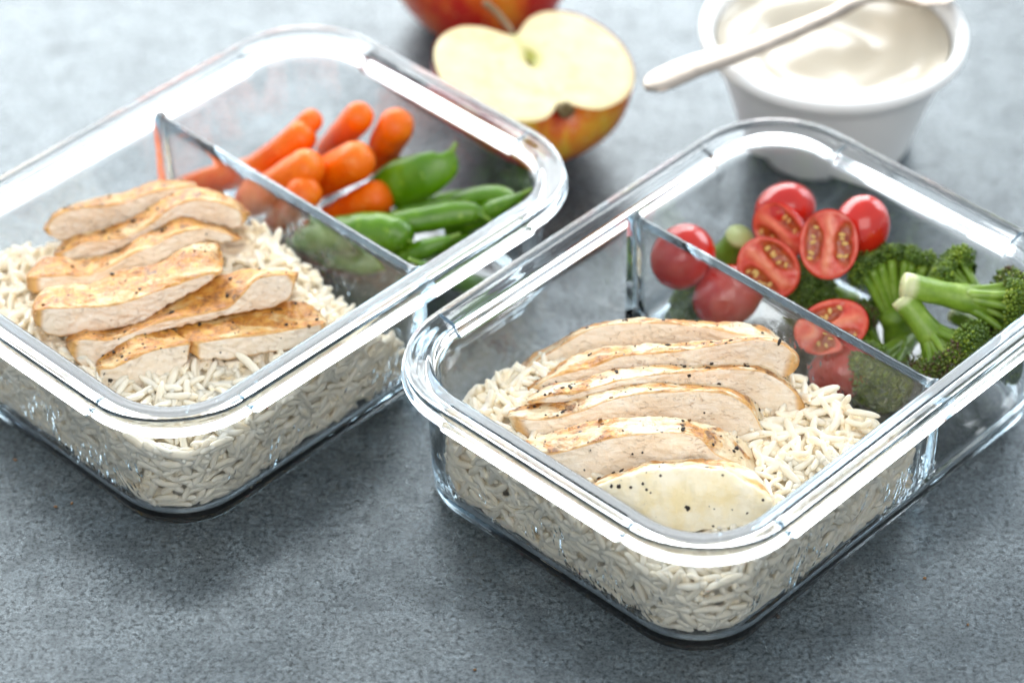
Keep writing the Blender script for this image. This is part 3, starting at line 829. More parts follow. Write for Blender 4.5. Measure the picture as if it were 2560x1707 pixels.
def rice_h(u, v, w):
    """height of the rice surface in the large compartment"""
    if w == 'L':
        h = 0.0325 + 0.0045 * math.exp(-(((u + 0.040) / 0.045) ** 2 + ((v - 0.005) / 0.05) ** 2))
        h += 0.006 * math.exp(-(((u - 0.006) / 0.012) ** 2 + ((v + 0.002) / 0.018) ** 2))
        s = min(1, max(0, (u + 0.006) / 0.02))
        h -= 0.013 * s * s * min(1, max(0, (0.004 - v) / 0.03))
        h -= 0.006 * min(1, max(0, (v - 0.035) / 0.02)) * s
        h -= 0.003 * min(1, max(0, (-v - 0.03) / 0.02)) * min(1, max(0, (-u - 0.03) / 0.03))
    else:
        h = 0.0315 + 0.0035 * math.exp(-(((u + 0.035) / 0.045) ** 2 + ((v - 0.005) / 0.045) ** 2))
        h += 0.0035 * math.exp(-(((u + 0.002) / 0.020) ** 2 + ((v + 0.035) / 0.022) ** 2))
        h -= 0.010 * min(1, max(0, (u - 0.008) / 0.008))
        h -= 0.005 * math.exp(-((u + 0.082) ** 2 + (v + 0.040) ** 2) / 0.0004)
    if w == 'L':
        d = 0.54 * (u + 0.046) + 0.84 * (v - 0.063)
        h = min(h, 0.034 - 1.5 * max(0.0, d + 0.006))
    else:
        d = 0.774 * (u + 0.049) + 0.633 * (v - 0.065)
        d -= 0.016 * math.exp(-((u + 0.006) ** 2 + (v - 0.034) ** 2) / 0.00008)
        h = min(h, 0.034 - 1.5 * max(0.0, d + 0.002))
        h -= 0.007 * min(1, max(0, (v - 0.046) / 0.012))
    h += 0.0022 * noise.noise(Vector((u * 70, v * 70, 3.0 if w == 'L' else 9.0)))
    return h


def inside(u, v, z, extra):
    o = inner_o(z) + extra
    if u > DIV_U - 0.0030 - extra:
        return False
    r = max(RT - o, 0.004)
    hx, hy = HX - o, HY - o
    qx, qy = abs(u) - (hx - r), abs(v) - (hy - r)
    if u > 0:
        qx = -1
    return math.hypot(max(qx, 0), max(qy, 0)) + min(max(qx, qy), 0) - r < 0


def rand_mats(n, yaw, tilt, roll):
    Ms = np.zeros((n, 3, 3))
    for i in range(n):
        Ms[i] = np.array((Matrix.Rotation(yaw[i], 3, 'Z') @ Matrix.Rotation(tilt[i], 3, 'Y') @ Matrix.Rotation(roll[i], 3, 'X')))
    return Ms


def rice_bed(w, con, label):
    rr = random.Random(21 if w == 'L' else 22)
    pts, mats, lay = [], [], []

    def add(p, yaw, tilt, roll, l, extra_m=None):
        for att_ in range(7):
            m = np.array(Matrix.Rotation(yaw, 3, 'Z') @ Matrix.Rotation(tilt, 3, 'Y') @ Matrix.Rotation(roll, 3, 'X'))
            ok_ = True
            for sgn_ in (1, -1):
                q = np.array(p) + m[:, 0] * sgn_ * 0.0046
                if q[2] < 0.0043 or not inside(q[0], q[1], q[2], 0.0015):
                    ok_ = False
            if ok_:
                break
            tilt *= 0.5
            yaw += rr.uniform(-0.5, 0.5)
        if not ok_:
            return
        pts.append(p)
        mats.append(m)
        lay.append(l)
    # top layers
    st = 0.0041
    for l, dz in ((0, 0.0002), (1, 0.0024), (2, 0.0046)):
        u = -0.094
        while u < 0.017:
            v = -0.067
            while v < 0.067:
                uu, vv = u + rr.uniform(-.5, .5) * st, v + rr.uniform(-.5, .5) * st
                h = rice_h(uu, vv, w) - dz + rr.uniform(-0.0012, 0.0010)
                if l == 0 and rr.random() < 0.10:
                    h += 0.0016
                if h > 0.0062 and inside(uu, vv, h, 0.0024):
                    add((uu, vv, h), rr.uniform(0, 2 * math.pi), rr.gauss(0, 0.38), rr.uniform(0, 6.28), l)
                v += st
            u += st
    # grains against the glass: a walk round the outline at several heights
    for l, ins, stp in ((0, 0.0023, 0.0048), (1, 0.0044, 0.0055)):
        z = 0.0054
        while z < 0.038:
            o = inner_o(z) + ins
            P, _ = outline(o)
            P = np.vstack([P, P[:1]])
            for a, b in zip(P[:-1], P[1:]):
                L = np.linalg.norm(b - a)
                n = max(1, int(round(L / stp))) if L > stp * 0.5 else (1 if rr.random() < L / stp else 0)
                for k in range(n):
                    t = (k + rr.random()) / n
                    p = a + (b - a) * t
                    zz = z + rr.uniform(-0.0013, 0.0013)
                    if p[0] > DIV_U - 0.004 or zz > rice_h(p[0], p[1], w) + 0.0006 or zz < 0.0045:
                        continue
                    yaw = math.atan2(*(b - a)[::-1]) + rr.gauss(0, 0.13)
                    add((p[0], p[1], zz), yaw, rr.uniform(-1.3, 1.3) if rr.random() < 0.7 else rr.gauss(0, 0.4), rr.uniform(-0.4, 0.4) + math.pi / 2, l)
            z += 0.0030
    # along the divider
    for _ in range(150):
        v = rr.uniform(-0.062, 0.062)
        zz = rr.uniform(0.007, 0.036)
        if zz < rice_h(DIV_U - 0.005, v, w):
            add((DIV_U - 0.0048 - rr.uniform(0, 0.0012), v, zz), math.pi / 2 + rr.gauss(0, 0.3), rr.uniform(-1.2, 1.2), rr.uniform(0, 6.28), 0)
    pts, mats, lay = np.array(pts), np.array(mats), np.array(lay)
    wp = to_world(pts, w)
    dist = np.linalg.norm(wp - np.array([0, 0, 0.723]), axis=1) + lay * 0.5
    under = np.zeros(len(pts), bool)
    for cpl in CHICK_FOOT[w]:
        d = np.min(np.linalg.norm(wp[:, None, :2] - cpl[None, :, :2], axis=2), axis=1)
        under |= (d < 0.004) & (pts[:, 2] > 0.02)
    dist += under * 0.5
    order = np.argsort(dist)
    near, rest = order[:300], order[300:]
    bed = link('rice_bed', None)
    bed.empty_display_size = 0.02
    pos, a = (LPOS, LROT) if w == 'L' else (RPOS, RROT)
    bed.location = (pos[0], pos[1], 0.0029)
    bed.rotation_euler = (0, 0, a)
    tag(bed, label, 'rice', 'beds of rice in the containers')
    var = np.array([rr.randrange(8) for _ in pts])
    scl = np.array([rr.uniform(0.9, 1.12) for _ in pts])
    off = np.array([0, 0, 0.0029])
    for i in near:
        g = link('rice_grain', GRAIN_ME[var[i]], bed)
        g.matrix_local = Matrix.Translation(pts[i] - off) @ Matrix(mats[i].tolist()).to_4x4() @ Matrix.Scale(float(scl[i]), 4)
    VV, FF, o = [], [], 0
    for k in range(8):
        ii = [i for i in rest if var[i] == k]
        v, f = stamp(GRAINS[k][0], GRAINS[k][1], mats[ii] * scl[ii][:, None, None], pts[ii] - off)
        VV.append(v); FF.append(f + o); o += len(v)
    # the packed rice inside
    nu, nv = 44, 44
    cv = []
    ok = {}
    for i in range(nu):
        for j in range(nv):
            u = -0.0925 + (DIV_U - 0.006 + 0.0925) * i / (nu - 1)
            v = -0.065 + 0.130 * j / (nv - 1)
            h = rice_h(u, v, w) - 0.0038
            if h > 0.0075 and inside(u, v, h, 0.0055):
                ok[i, j] = len(cv)
                cv.append((u, v, h - 0.0029))
    cf = []
    for (i, j), a_ in ok.items():
        b_, c_, d_ = ok.get((i + 1, j)), ok.get((i + 1, j + 1)), ok.get((i, j + 1))
        if b_ is not None and c_ is not None and d_ is not None:
            cf += [(a_, b_, c_), (a_, c_, d_)]
    # skirt down to the floor
    edges = {}
    for f in cf:
        for x, y in ((f[0], f[1]), (f[1], f[2]), (f[2], f[0])):
            edges[(x, y)] = 1
    n0 = len(cv)
    low = {}
    for (x, y) in list(edges):
        if (y, x) not in edges:
            for q in (x, y):
                if q not in low:
                    low[q] = len(cv)
                    p = cv[q]
                    cv.append((p[0] * 0.965, p[1] * 0.965, 0.0012))
            cf += [(y, x, low[x]), (y, low[x], low[y])]
    VV.append(np.array(cv)); FF.append(np.array(cf) + o)
    s = link('loose_rice', fast_mesh('loose_rice', np.vstack(VV), np.vstack(FF), RICE), bed)
    tag(s, kind='stuff')
    return bed


# ------------------------------------------------------------------ chicken slices
CHICK_FOOT = {'L': [], 'R': []}
DOME = np.array([-0.05, -0.66, 0.75])
FLAKES = []
for k in range(6):
    r = random.Random(300 + k)
    v, f = icosphere(1)
    v = v * np.array([r.uniform(.8, 1.2), r.uniform(.5, .85), r.uniform(.30, .7)])
    v = v * np.array([[1 + 0.75 * noise.noise(Vector(p * 1.9 + k * 5))] for p in v])
    FLAKES.append((v, np.array(outward(v, f))))
FLAKE_ME = [[fast_mesh('pepper_flake', v, f, m) for v, f in FLAKES] for m in (PEPPER, PEPPER_B)]


def chicken(idx, w, data, label, group, golden, nflake, pale=False):
    B, Fr, L, th = data
    B, Fr, L = [np.array(a) / 1000 for a in (B, Fr, L)]
    n = 110
    B, Fr, L = [resample(a, n) for a in (B, Fr, L)]
    rng = random.Random(500 + idx)
    # the hidden lower back edge
    D = B + (L - Fr) * 0.9
    m1, m2, m3, m4 = 22, 19, 7, 7
    V, sear = [], []
    rings = []
    for i in range(n):
        c = [L[i], Fr[i], B[i], D[i]]
        e = [np.linalg.norm(c[(k + 1) % 4] - c[k]) for k in range(4)]
        ring, s = [], []
        for k, m in enumerate((m1, m2, m3, m4)):
            p, q, nn = c[k], c[(k + 1) % 4], c[(k + 2) % 4]
            ra = min(0.0008, 0.30 * min(e[k], e[k - 1])) / max(e[k], 1e-6)
            rb = min(0.0008, 0.30 * min(e[k], e[(k + 1) % 4])) / max(e[k], 1e-6)
            # straight part, then the rounded corner
            mc = 4
            for t in np.linspace(ra, 1 - rb, m - mc):
                ring.append(p + (q - p) * t)
                s.append({0: 0.0, 1: 1.0, 2: 0.1, 3: 0.5}[k] if not pale else {0: 0.64, 1: 1.0, 2: 0.1, 3: 0.5}[k])
            a0 = p + (q - p) * (1 - rb)
            rb2 = min(0.0008, 0.30 * min(e[(k + 1) % 4], e[k])) / max(e[(k + 1) % 4], 1e-6)
            a2 = q + (nn - q) * rb2
            for t in np.linspace(0, 1, mc + 2)[1:-1]:
                ring.append((1 - t) ** 2 * a0 + 2 * t * (1 - t) * q + t * t * a2)
                s0 = {0: 0.0, 1: 1.0, 2: 0.1, 3: 0.5}
                if pale:
                    s0 = {0: 0.64, 1: 1.0, 2: 0.1, 3: 0.5}
                s.append(s0[k] * (1 - t) + s0[(k + 1) % 4] * t)
        rings.append(np.array(ring))
        sear.append(s)
    rings = np.array(rings)            # n, m, 3
    sear = np.array(sear)
    m = rings.shape[1]
    # swell the sear a little and round the two ends
    cen = rings.mean(axis=1)
    for i in range(n):
        t = min(i, n - 1 - i) / 7.0
        if t < 1:
            k = 0.42 + 0.58 * math.sqrt(max(0, 1 - (1 - t) ** 2))
            rings[i] = cen[i] + (rings[i] - cen[i]) * k
            sear[i] = sear[i] + (0.7 - sear[i]) * (1 - t) * 0.8
    if pale:        # the end piece is domed
        for i in range(n):
            for j in range(m1 + 2):
                tj = j / (m1 + 1)
                up_ = math.sin(math.pi * min(1, tj)) ** 0.8 * math.sin(math.pi * i / (n - 1)) ** 0.7
                rings[i, j] += DOME * 0.0048 * up_
    # surface relief
    ax = np.gradient(rings, axis=0)
    bx = np.roll(rings, -1, 1) - np.roll(rings, 1, 1)
    N = np.cross(ax, bx)
    N /= np.linalg.norm(N, axis=2)[:, :, None] + 1e-12
    ctr = cen[:, None, :]
    sgn = np.sign(((rings - ctr) * N).sum(axis=2).mean())
    N *= sgn
    e1 = (Fr[-1] - Fr[0]); e1 /= np.linalg.norm(e1)
    for i in range(n):
        for j in range(m):
            p = rings[i, j]
            al = float(p @ e1)
            q = Vector((al * 210 + idx * 7.3, (p[1] + p[2]) * 330 + al * 60, (p[2] - p[0] * .3) * 330))
            f = (0.35 - abs(noise.noise(q))) * 0.0010
            g = noise.noise(Vector((p * 115).tolist()) + Vector((idx * 3.1, 0, 0))) * (0.0016 if pale else 0.00085)
            fine = noise.noise(Vector((p * 520).tolist())) * 0.00028
            sj = sear[i, j]
            ed = math.exp(-((sj - 0.35) / 0.3) ** 2) * noise.noise(Vector((al * 420, idx * 5.0, 2.0))) * 0.0006
            rings[i, j] = p + N[i, j] * (f * (1 - sj) * (0.3 if pale else 1) + g + fine * (0.5 + sj) + ed)
    V = rings.reshape(-1, 3)
    F = grid_faces(n, m, True, flip=bool(sgn > 0))
    V = np.vstack([V, cen[0], cen[-1]])
    n0 = len(V) - 2
    for j in range(m):
        k = (j + 1) % m
        a, b = (n0, j, k), (n0 + 1, (n - 1) * m + k, (n - 1) * m + j)
        F += [a[::-1], b[::-1]] if sgn <= 0 else [a, b]
    sv = np.r_[sear.ravel(), 0.7, 0.7]
    org = np.array([cen[n // 2][0], cen[n // 2][1], rings[:, :, 2].min()])
    me = mesh_data('chicken_slice', V - org, F, CHICKEN[golden], attrs={'sear': sv})
    o = link('chicken_slice', me, None, org)
    tag(o, label, 'chicken slice', group)
    CHICK_FOOT[w].append(np.vstack([B[::3], (B[::3] + Fr[::3]) / 2, Fr[::3]]))
    # cracked pepper on the seared side
    for k in range(nflake):
        i = rng.randrange(5, n - 5)
        j = rng.randrange(m1 + 1, m1 + m2 - 3) if not (pale and rng.random() < 0.6) else rng.randrange(3, m1)
        if rng.random() < 0.12:
            j = rng.randrange(4, m1)
        p, nn = rings[i, j], N[i, j]
        big = rng.random()
        s = rng.uniform(0.00022, 0.00045) if big < 0.62 else rng.uniform(0.0005, 0.00095)
        kind = 1 if (big > 0.80 and rng.random() < 0.6) else 0
        M = rot_from(np.cross(nn, [rng.uniform(-1, 1), rng.uniform(-1, 1), rng.uniform(-1, 1)]), nn)
        fl = link('pepper_flake', FLAKE_ME[kind][rng.randrange(6)], o)
        fl.matrix_local = Matrix.Translation(p - org + nn * s * 0.22) @ Matrix(M.tolist()).to_4x4() @ Matrix.Scale(s, 4)
    return o


GR = 'chicken slices in the right container'
GL = 'chicken slices in the left container'
RL = ['rearmost pale chicken slice in the right container, nearest the tomatoes',
      'long pink faced chicken slice, second from the back in the right container',
      'peppered chicken slice with a wide drooping right end, third in the right container',
      'chicken slice with a pointed pale left tip and the largest pepper flake, right container',
      'thick chicken slice with orange brown patches, behind the smooth end piece',
      'pale smooth end piece of chicken breast against the front rim of the right container']
for i in range(6):
    chicken(i, 'R', SLICES[i], RL[i], GR, 2 if i == 5 else 0, (26, 28, 46, 34, 28, 20)[i], pale=(i == 5))
LL = ['rearmost chicken slice on top of the left pile, with a long tapered left end',
      'chicken slice with a charred black left edge and a layered triangular right end',
      'wavy chicken slice with two dark pepper marks at its left, left container',
      'broad chicken slice with a brown grill line, middle of the left pile',
      'chicken slice with a cut triangular right end, lying behind the two golden front pieces',
      'short golden front chicken piece with a rounded peppered left end, left container',
      'long golden front chicken piece touching the right front rim of the left container']
for i in range(7):
    chicken(6 + i, 'L', SLICES[6 + i], LL[i], GL, 1, (10, 14, 14, 16, 18, 24, 32)[i])

rice_bed('L', CON_L, 'bed of cooked white rice under the golden chicken in the left container')
rice_bed('R', CON_R, 'bed of cooked white rice under the pale chicken in the right container')


def keep_in(V, w, gap=0.0006):
    """press points that would pass through the glass back to the inside of the small compartment"""
    P = to_local(np.asarray(V, float), w)
    z = np.maximum(P[:, 2], 0.0032)
    o = np.interp(z, zs, os2) + gap
    r = np.maximum(RT - o, 0.004)
    hx, hy = HX - o, HY - o
    qx, qy = P[:, 0] - (hx - r), np.abs(P[:, 1]) - (hy - r)
    sy = np.sign(P[:, 1])
    d = np.hypot(np.maximum(qx, 0), np.maximum(qy, 0))
    k = np.where(d > r, r / np.maximum(d, 1e-9), 1.0)
    moved = float(np.max(d - r))
    nx = np.where(qx > 0, hx - r + qx * k, P[:, 0])
    ny = np.where(qy > 0, sy * (hy - r + qy * k), P[:, 1])
    nx = np.maximum(nx, DIV_U + 0.0030)
    return to_world(np.stack([nx, ny, z], 1), w), moved



# ------------------------------------------------------------------ carrots
def carrot(idx, A, Bp, r, label):
    rng = random.Random(800 + idx)
    A, Bp = np.array(A) / 1000, np.array(Bp) / 1000
    r *= 1.20 / 1000
    d = Bp - A
    Ln = np.linalg.norm(d)
    d /= Ln
    Ln = max(Ln, 0.026)
    Bq = A + d * Ln
    n, seg = 96, 30
    side = np.cross(d, [0, 0, 1]); side /= np.linalg.norm(side)
    bend = rng.uniform(-1, 1) * 0.0014
    P, R = [], []
    tot = Ln + 2 * r
    for i in range(n):
        t = 0.5 - 0.5 * math.cos(math.pi * i / (n - 1))
        x = -r + tot * t
        rr_ = r * (1.0 - 0.06 * max(0, x) / Ln)
        if x < 0:
            k = (1 - (abs(x) / r) ** 2.5) ** (1 / 2.2) if abs(x) < r else 0.0
        elif x > Ln:
            k = (1 - ((x - Ln) / r) ** 2.3) ** (1 / 2.1) if (x - Ln) < r else 0.0
        else:
            k = 1
        R.append(max(k * rr_, 0.0003))
        P.append(A + d * x + side * bend * math.sin(math.pi * t))
    P = np.array(P)
    shape = []
    for i in range(n):
        row = []
        for k in range(seg):
            a = 2 * math.pi * k / seg
            q = Vector((math.cos(a) * 1.3, math.sin(a) * 1.3, P[i] @ d * 110 + idx * 9))
            row.append(1 + 0.055 * noise.noise(q) + 0.026 * noise.noise(Vector((math.cos(a) * .6, math.sin(a) * .6, P[i] @ d * 620 + idx))))
        shape.append(row)
    V, F = tube(P, R, seg, (0.1, 0.2, 1), 1.0, True, shape)
    V, mv = keep_in(V, 'L')
    org = np.array([V[:, 0].mean(), V[:, 1].mean(), V[:, 2].min()])
    o = link('baby_carrot', mesh_data('baby_carrot', V - org, F, CARROT), None, org)
    tag(o, label, 'carrot', 'baby carrots in the left container')


CL = ['small baby carrot at the back left of the carrots, only its tip showing',
      'baby carrot lying along the divider, left of the pile',
      'tall upright baby carrot at the back, middle of the pile',
      'upright baby carrot at the right of the pile, nearest the apple half',
      'fat baby carrot in the centre of the pile with its blunt end to the right',
      'baby carrot in the pile resting just behind the divider',
      'short baby carrot with a nubbed tip leaning on the divider',
      'baby carrot at the bottom of the pile beside the pea pods',
      'baby carrot at the far left seen only through the glass divider']
for i, (a, b, r) in enumerate(CARROTS):
    carrot(i, a, b, r, CL[i])


# ------------------------------------------------------------------ pea pods
def pod(idx, pts, hw, flat, label):
    rng = random.Random(900 + idx)
    P = np.array(pts) / 1000
    n, seg = 56, 26
    path = resample(P, n)
    tt = np.linspace(0, 1, n)
    dd_ = np.r_[0, np.cumsum(np.linalg.norm(np.diff(P, axis=0), axis=1))]
    hk = by_index(np.array(hw)[:, None] / 1000, 6)[:, 0]
    hwv = np.interp(tt, np.interp(np.arange(len(hk)) / 6.0, np.arange(len(P)), dd_ / dd_[-1]), hk)
    hwv = np.maximum(hwv * 1.10, 0.0004)
    up = (0, 0, 1)
    fl = 1.0
    if flat:
        up = (0.25, -0.72, 0.62)
        fl = 0.45
    shape = []
    npea = 6
    for i in range(n):
        row = []
        for k in range(seg):
            a = 2 * math.pi * k / seg
            m = 1 + 0.018 * math.sin(tt[i] * npea * 2 * math.pi + idx) * abs(math.sin(a)) ** 1.5
            c = abs(math.cos(a))
            m *= 1 + 0.055 * max(0, c - 0.93) / 0.07        # the seam along both edges
            m += 0.02 * noise.noise(Vector((math.cos(a) * 1.2, math.sin(a) * 1.2, tt[i] * 7 + idx * 4)))
            row.append(m)
        shape.append(row)
    V, F = tube(path, hwv, seg, up, fl, True, shape)
    V, mv = keep_in(V, 'L')
    org = np.array([V[:, 0].mean(), V[:, 1].mean(), V[:, 2].min()])
    o = link('pea_pod', mesh_data('pea_pod', V - org, F, PEA), None, org)
    tag(o, label, 'pea pod', 'sugar snap pods in the left container')
    # stub of the stem at the tip
    d = path[0] - path[2]
    d /= np.linalg.norm(d)
    q = np.array([path[0] - d * 0.0018, path[0] + d * 0.0004, path[0] + d * 0.0016, path[0] + d * 0.0028])
    r = np.array([0.0012, 0.00095, 0.0007, 0.0008]) * (1.0 if hw[0] < 1.5 else 0.8)
    if hw[0] > 1.6:
        q = q + d * -0.0008
    v, f = tube(q, r, 10)
    link('stem', mesh_data('stem', v - org, f, PEA_STEM), o)


PL = ['dark green pea pod standing on edge beside the carrots, broad side to the front',
      'pale green pea pod with a brown tip lying behind the glossy one',
      'long glossy pea pod in the middle, its end near the right rim',
      'pea pod at the far right back with only its rounded back showing',
      'pea pod with its stem tip pointing up at the right corner',
      'largest plump pea pod in front, lying under and across the divider',
      'pea pod with a dark pointed tip just in front of the plump one',
      'small pea pod half hidden behind the front rim',
      'pea pod whose cut pale stem pokes up beside the divider end',
      'pea pod on the floor of the container, seen through the front glass',
      'pea pod on the floor behind the divider, seen through the glass']
for i, (p, h, fl) in enumerate(PEAS):
    pod(i, p, h, fl, PL[i])


# ------------------------------------------------------------------ tomato halves
def tomato(idx, c, normal, axis, a, b, dep, label, nseed=5, roll_seed=0):
    """half a cherry tomato: cut face in z = 0 facing +z, long axis x"""
    rng = random.Random(1000 + idx)
    c = np.array(c) / 1000
    a, b, dep = a / 1000, b / 1000, dep / 1000
    nn = np.array(normal, float); nn /= np.linalg.norm(nn)
    ax = np.array(axis, float); ax = ax - nn * (ax @ nn); ax /= np.linalg.norm(ax)
    ay = np.cross(nn, ax)
    Mt = np.stack([ax, ay, nn], 1)
    root = link('tomato_half', None)
    root.empty_display_size = 0.005
    R4 = Matrix(Mt.tolist()).to_4x4()
    # origin: the lowest point of the half
    low = c - np.array([0, 0, 1]) * dep * 0.9
    root.matrix_world = Matrix.Translation(low) @ R4
    off = Mt.T @ (c - low)
    tag(root, label, 'tomato half', 'cherry tomato halves in the right container')
    na, nr = 48, 12
    V = []
    for i in range(nr + 1):
        ph = math.pi / 2 * i / nr
        k, z = math.cos(ph), -math.sin(ph)
        for j in range(na):
            t = 2 * math.pi * j / na
            e = 1 + 0.02 * noise.noise(Vector((math.cos(t), math.sin(t), z + idx * 3)))
            V.append((a * k * math.cos(t) * e, b * k * math.sin(t) * e, dep * z))
    F = grid_faces(nr + 1, na, flip=True)
    V = np.array(V) + off
    link('skin', mesh_data('skin', V, F, TSKIN), root)
    # cut face
    V, gel, core = [], [], []
    radii = [1.0, 0.985, 0.96, 0.93, 0.89, 0.84, 0.78, 0.72, 0.66, 0.6, 0.54, 0.48, 0.42, 0.36, 0.3, 0.24, 0.18, 0.12, 0.06, 0.0]
    na = 64
    for i, r in enumerate(radii):
        for j in range(na):
            t = 2 * math.pi * j / na
            x, y = r * math.cos(t), r * math.sin(t)
            # two seed chambers on either side of the core
            g = 0
            for s in (1, -1):
                dx, dy = (x + (0.05 + 0.1 * math.sin(idx * 2.7 + s)) * s) / 0.64, (y * s - 0.50 - 0.07 * x * x) / 0.27
                dd = dx * dx + dy * dy + 0.55 * noise.noise(Vector((x * 2.6, y * 2.6, idx * 2.0 + s))) + 0.2 * noise.noise(Vector((x * 8, y * 8, idx)))
                g = max(g, 1 / (1 + math.exp((dd - 1.05) * 8)))
            wv = 0.05 * math.sin(x * 4 + idx)
            k = math.exp(-((y - wv) / 0.17) ** 2) * max(0.0, 1 - (r / 0.93) ** 6) * (0.75 + 0.4 * noise.noise(Vector((x * 5, y * 5, idx + 9))))
            k = max(k, 0.22 * math.exp(-((r - 0.90) / 0.04) ** 2))
            z = -0.0015 * g + 0.0006 * k + 0.00030 * noise.noise(Vector((x * 5, y * 5, idx))) + 0.00022 * g * noise.noise(Vector((x * 17, y * 17, idx)))
            if r > 0.97:
                z = -0.0004 * (r - 0.97) / 0.03
            V.append((a * x * 0.995, b * y * 0.995, z))
            gel.append(g)
            core.append(max(0, k) * (1 - g))
    F = grid_faces(len(radii), na)
    fl = link('flesh', mesh_data('flesh', np.array(V) + off, F, TFLESH, attrs={'gel': gel, 'core': core}), root)
    for s in (1, -1):
        for q in range(nseed):
            x = -0.42 + 0.80 * q / max(1, nseed - 1) + rng.uniform(-.10, .10)
            y = s * (0.50 + 0.07 * x * x + rng.uniform(-.13, .10))
            v, f = icosphere(1)
            v = v * np.array([0.00068, 0.00115, 0.00055]) * rng.uniform(0.8, 1.15)
            th = rng.uniform(-.6, .6) + (0.5 if s > 0 else -0.5) * (x)
            Rz = np.array([[math.cos(th), -math.sin(th), 0], [math.sin(th), math.cos(th), 0], [0, 0, 1]])
            v = v @ Rz.T + np.array([a * x, b * y, -0.0010 + rng.uniform(-.0003, .0003)]) + off
            link('seed', mesh_data('seed', v, f.tolist(), TSEED), root)
    return root


CAMV = np.array([-0.07, -0.76, 0.64])
TL = [('skin side of a round cherry tomato half leaning on the divider at the far left',),
      ('cherry tomato half showing its shiny red back, rearmost of the tomatoes',),
      ('cherry tomato half tucked between two others, showing only a strip of cut face',),
      ('cut cherry tomato half tilted left beside the divider, orange seeds below its core',),
      ('upright cut cherry tomato half, pale seeds on both sides of its core',),
      ('cherry tomato half turned away behind the upright cut one, next to the broccoli',),
      ('cherry tomato half with its skin against the divider glass, lower left',),
      ('cut cherry tomato half lying face up behind the divider, before the broccoli stalks',),
      ('cherry tomato half at the floor seen as a dark red patch through the divider',)]
TSPEC = [((-0.1, 0.65, -0.75), (0.3, 0.3, 1), 11.6, 11.0, 11.2),
         ((0.2, 0.7, -0.7), (1, 0.1, 0.3), 11.2, 9.6, 9.5),
         ((-0.55, -0.75, 0.35), (0.75, -0.4, -0.4), 11.2, 9.5, 9.0),
         ((0.10, -0.88, 0.46), (0.42, 0.25, -0.62), 12.2, 10.4, 9.5),
         ((-0.20, -0.80, 0.56), (0.04, 0.5, 0.8), 12.4, 10.6, 10.0),
         ((0.25, 0.85, -0.45), (0.25, 0.2, 1), 11.6, 10.0, 10.0),
         ((-0.1, 0.6, -0.8), (1, 0.2, 0.5), 12.2, 11.0, 11.0),
         ((0.05, -0.52, 0.85), (0.93, 0.36, 0.15), 13.2, 9.8, 9.5),
         ((0.2, 0.6, -0.8), (1, 0, 0.2), 11.5, 10, 10)]
for i, c in enumerate(TOMATO):
    tomato(i, c, *TSPEC[i], TL[i][0], nseed=(2, 2, 4, 7, 5, 2, 2, 5, 2)[i])


# ------------------------------------------------------------------ broccoli
ICO1 = icosphere(1)
ICO1 = (ICO1[0], np.array(outward(*ICO1)))
ICO0 = icosphere(0)
ICO0 = (ICO0[0], np.array(outward(*ICO0)))


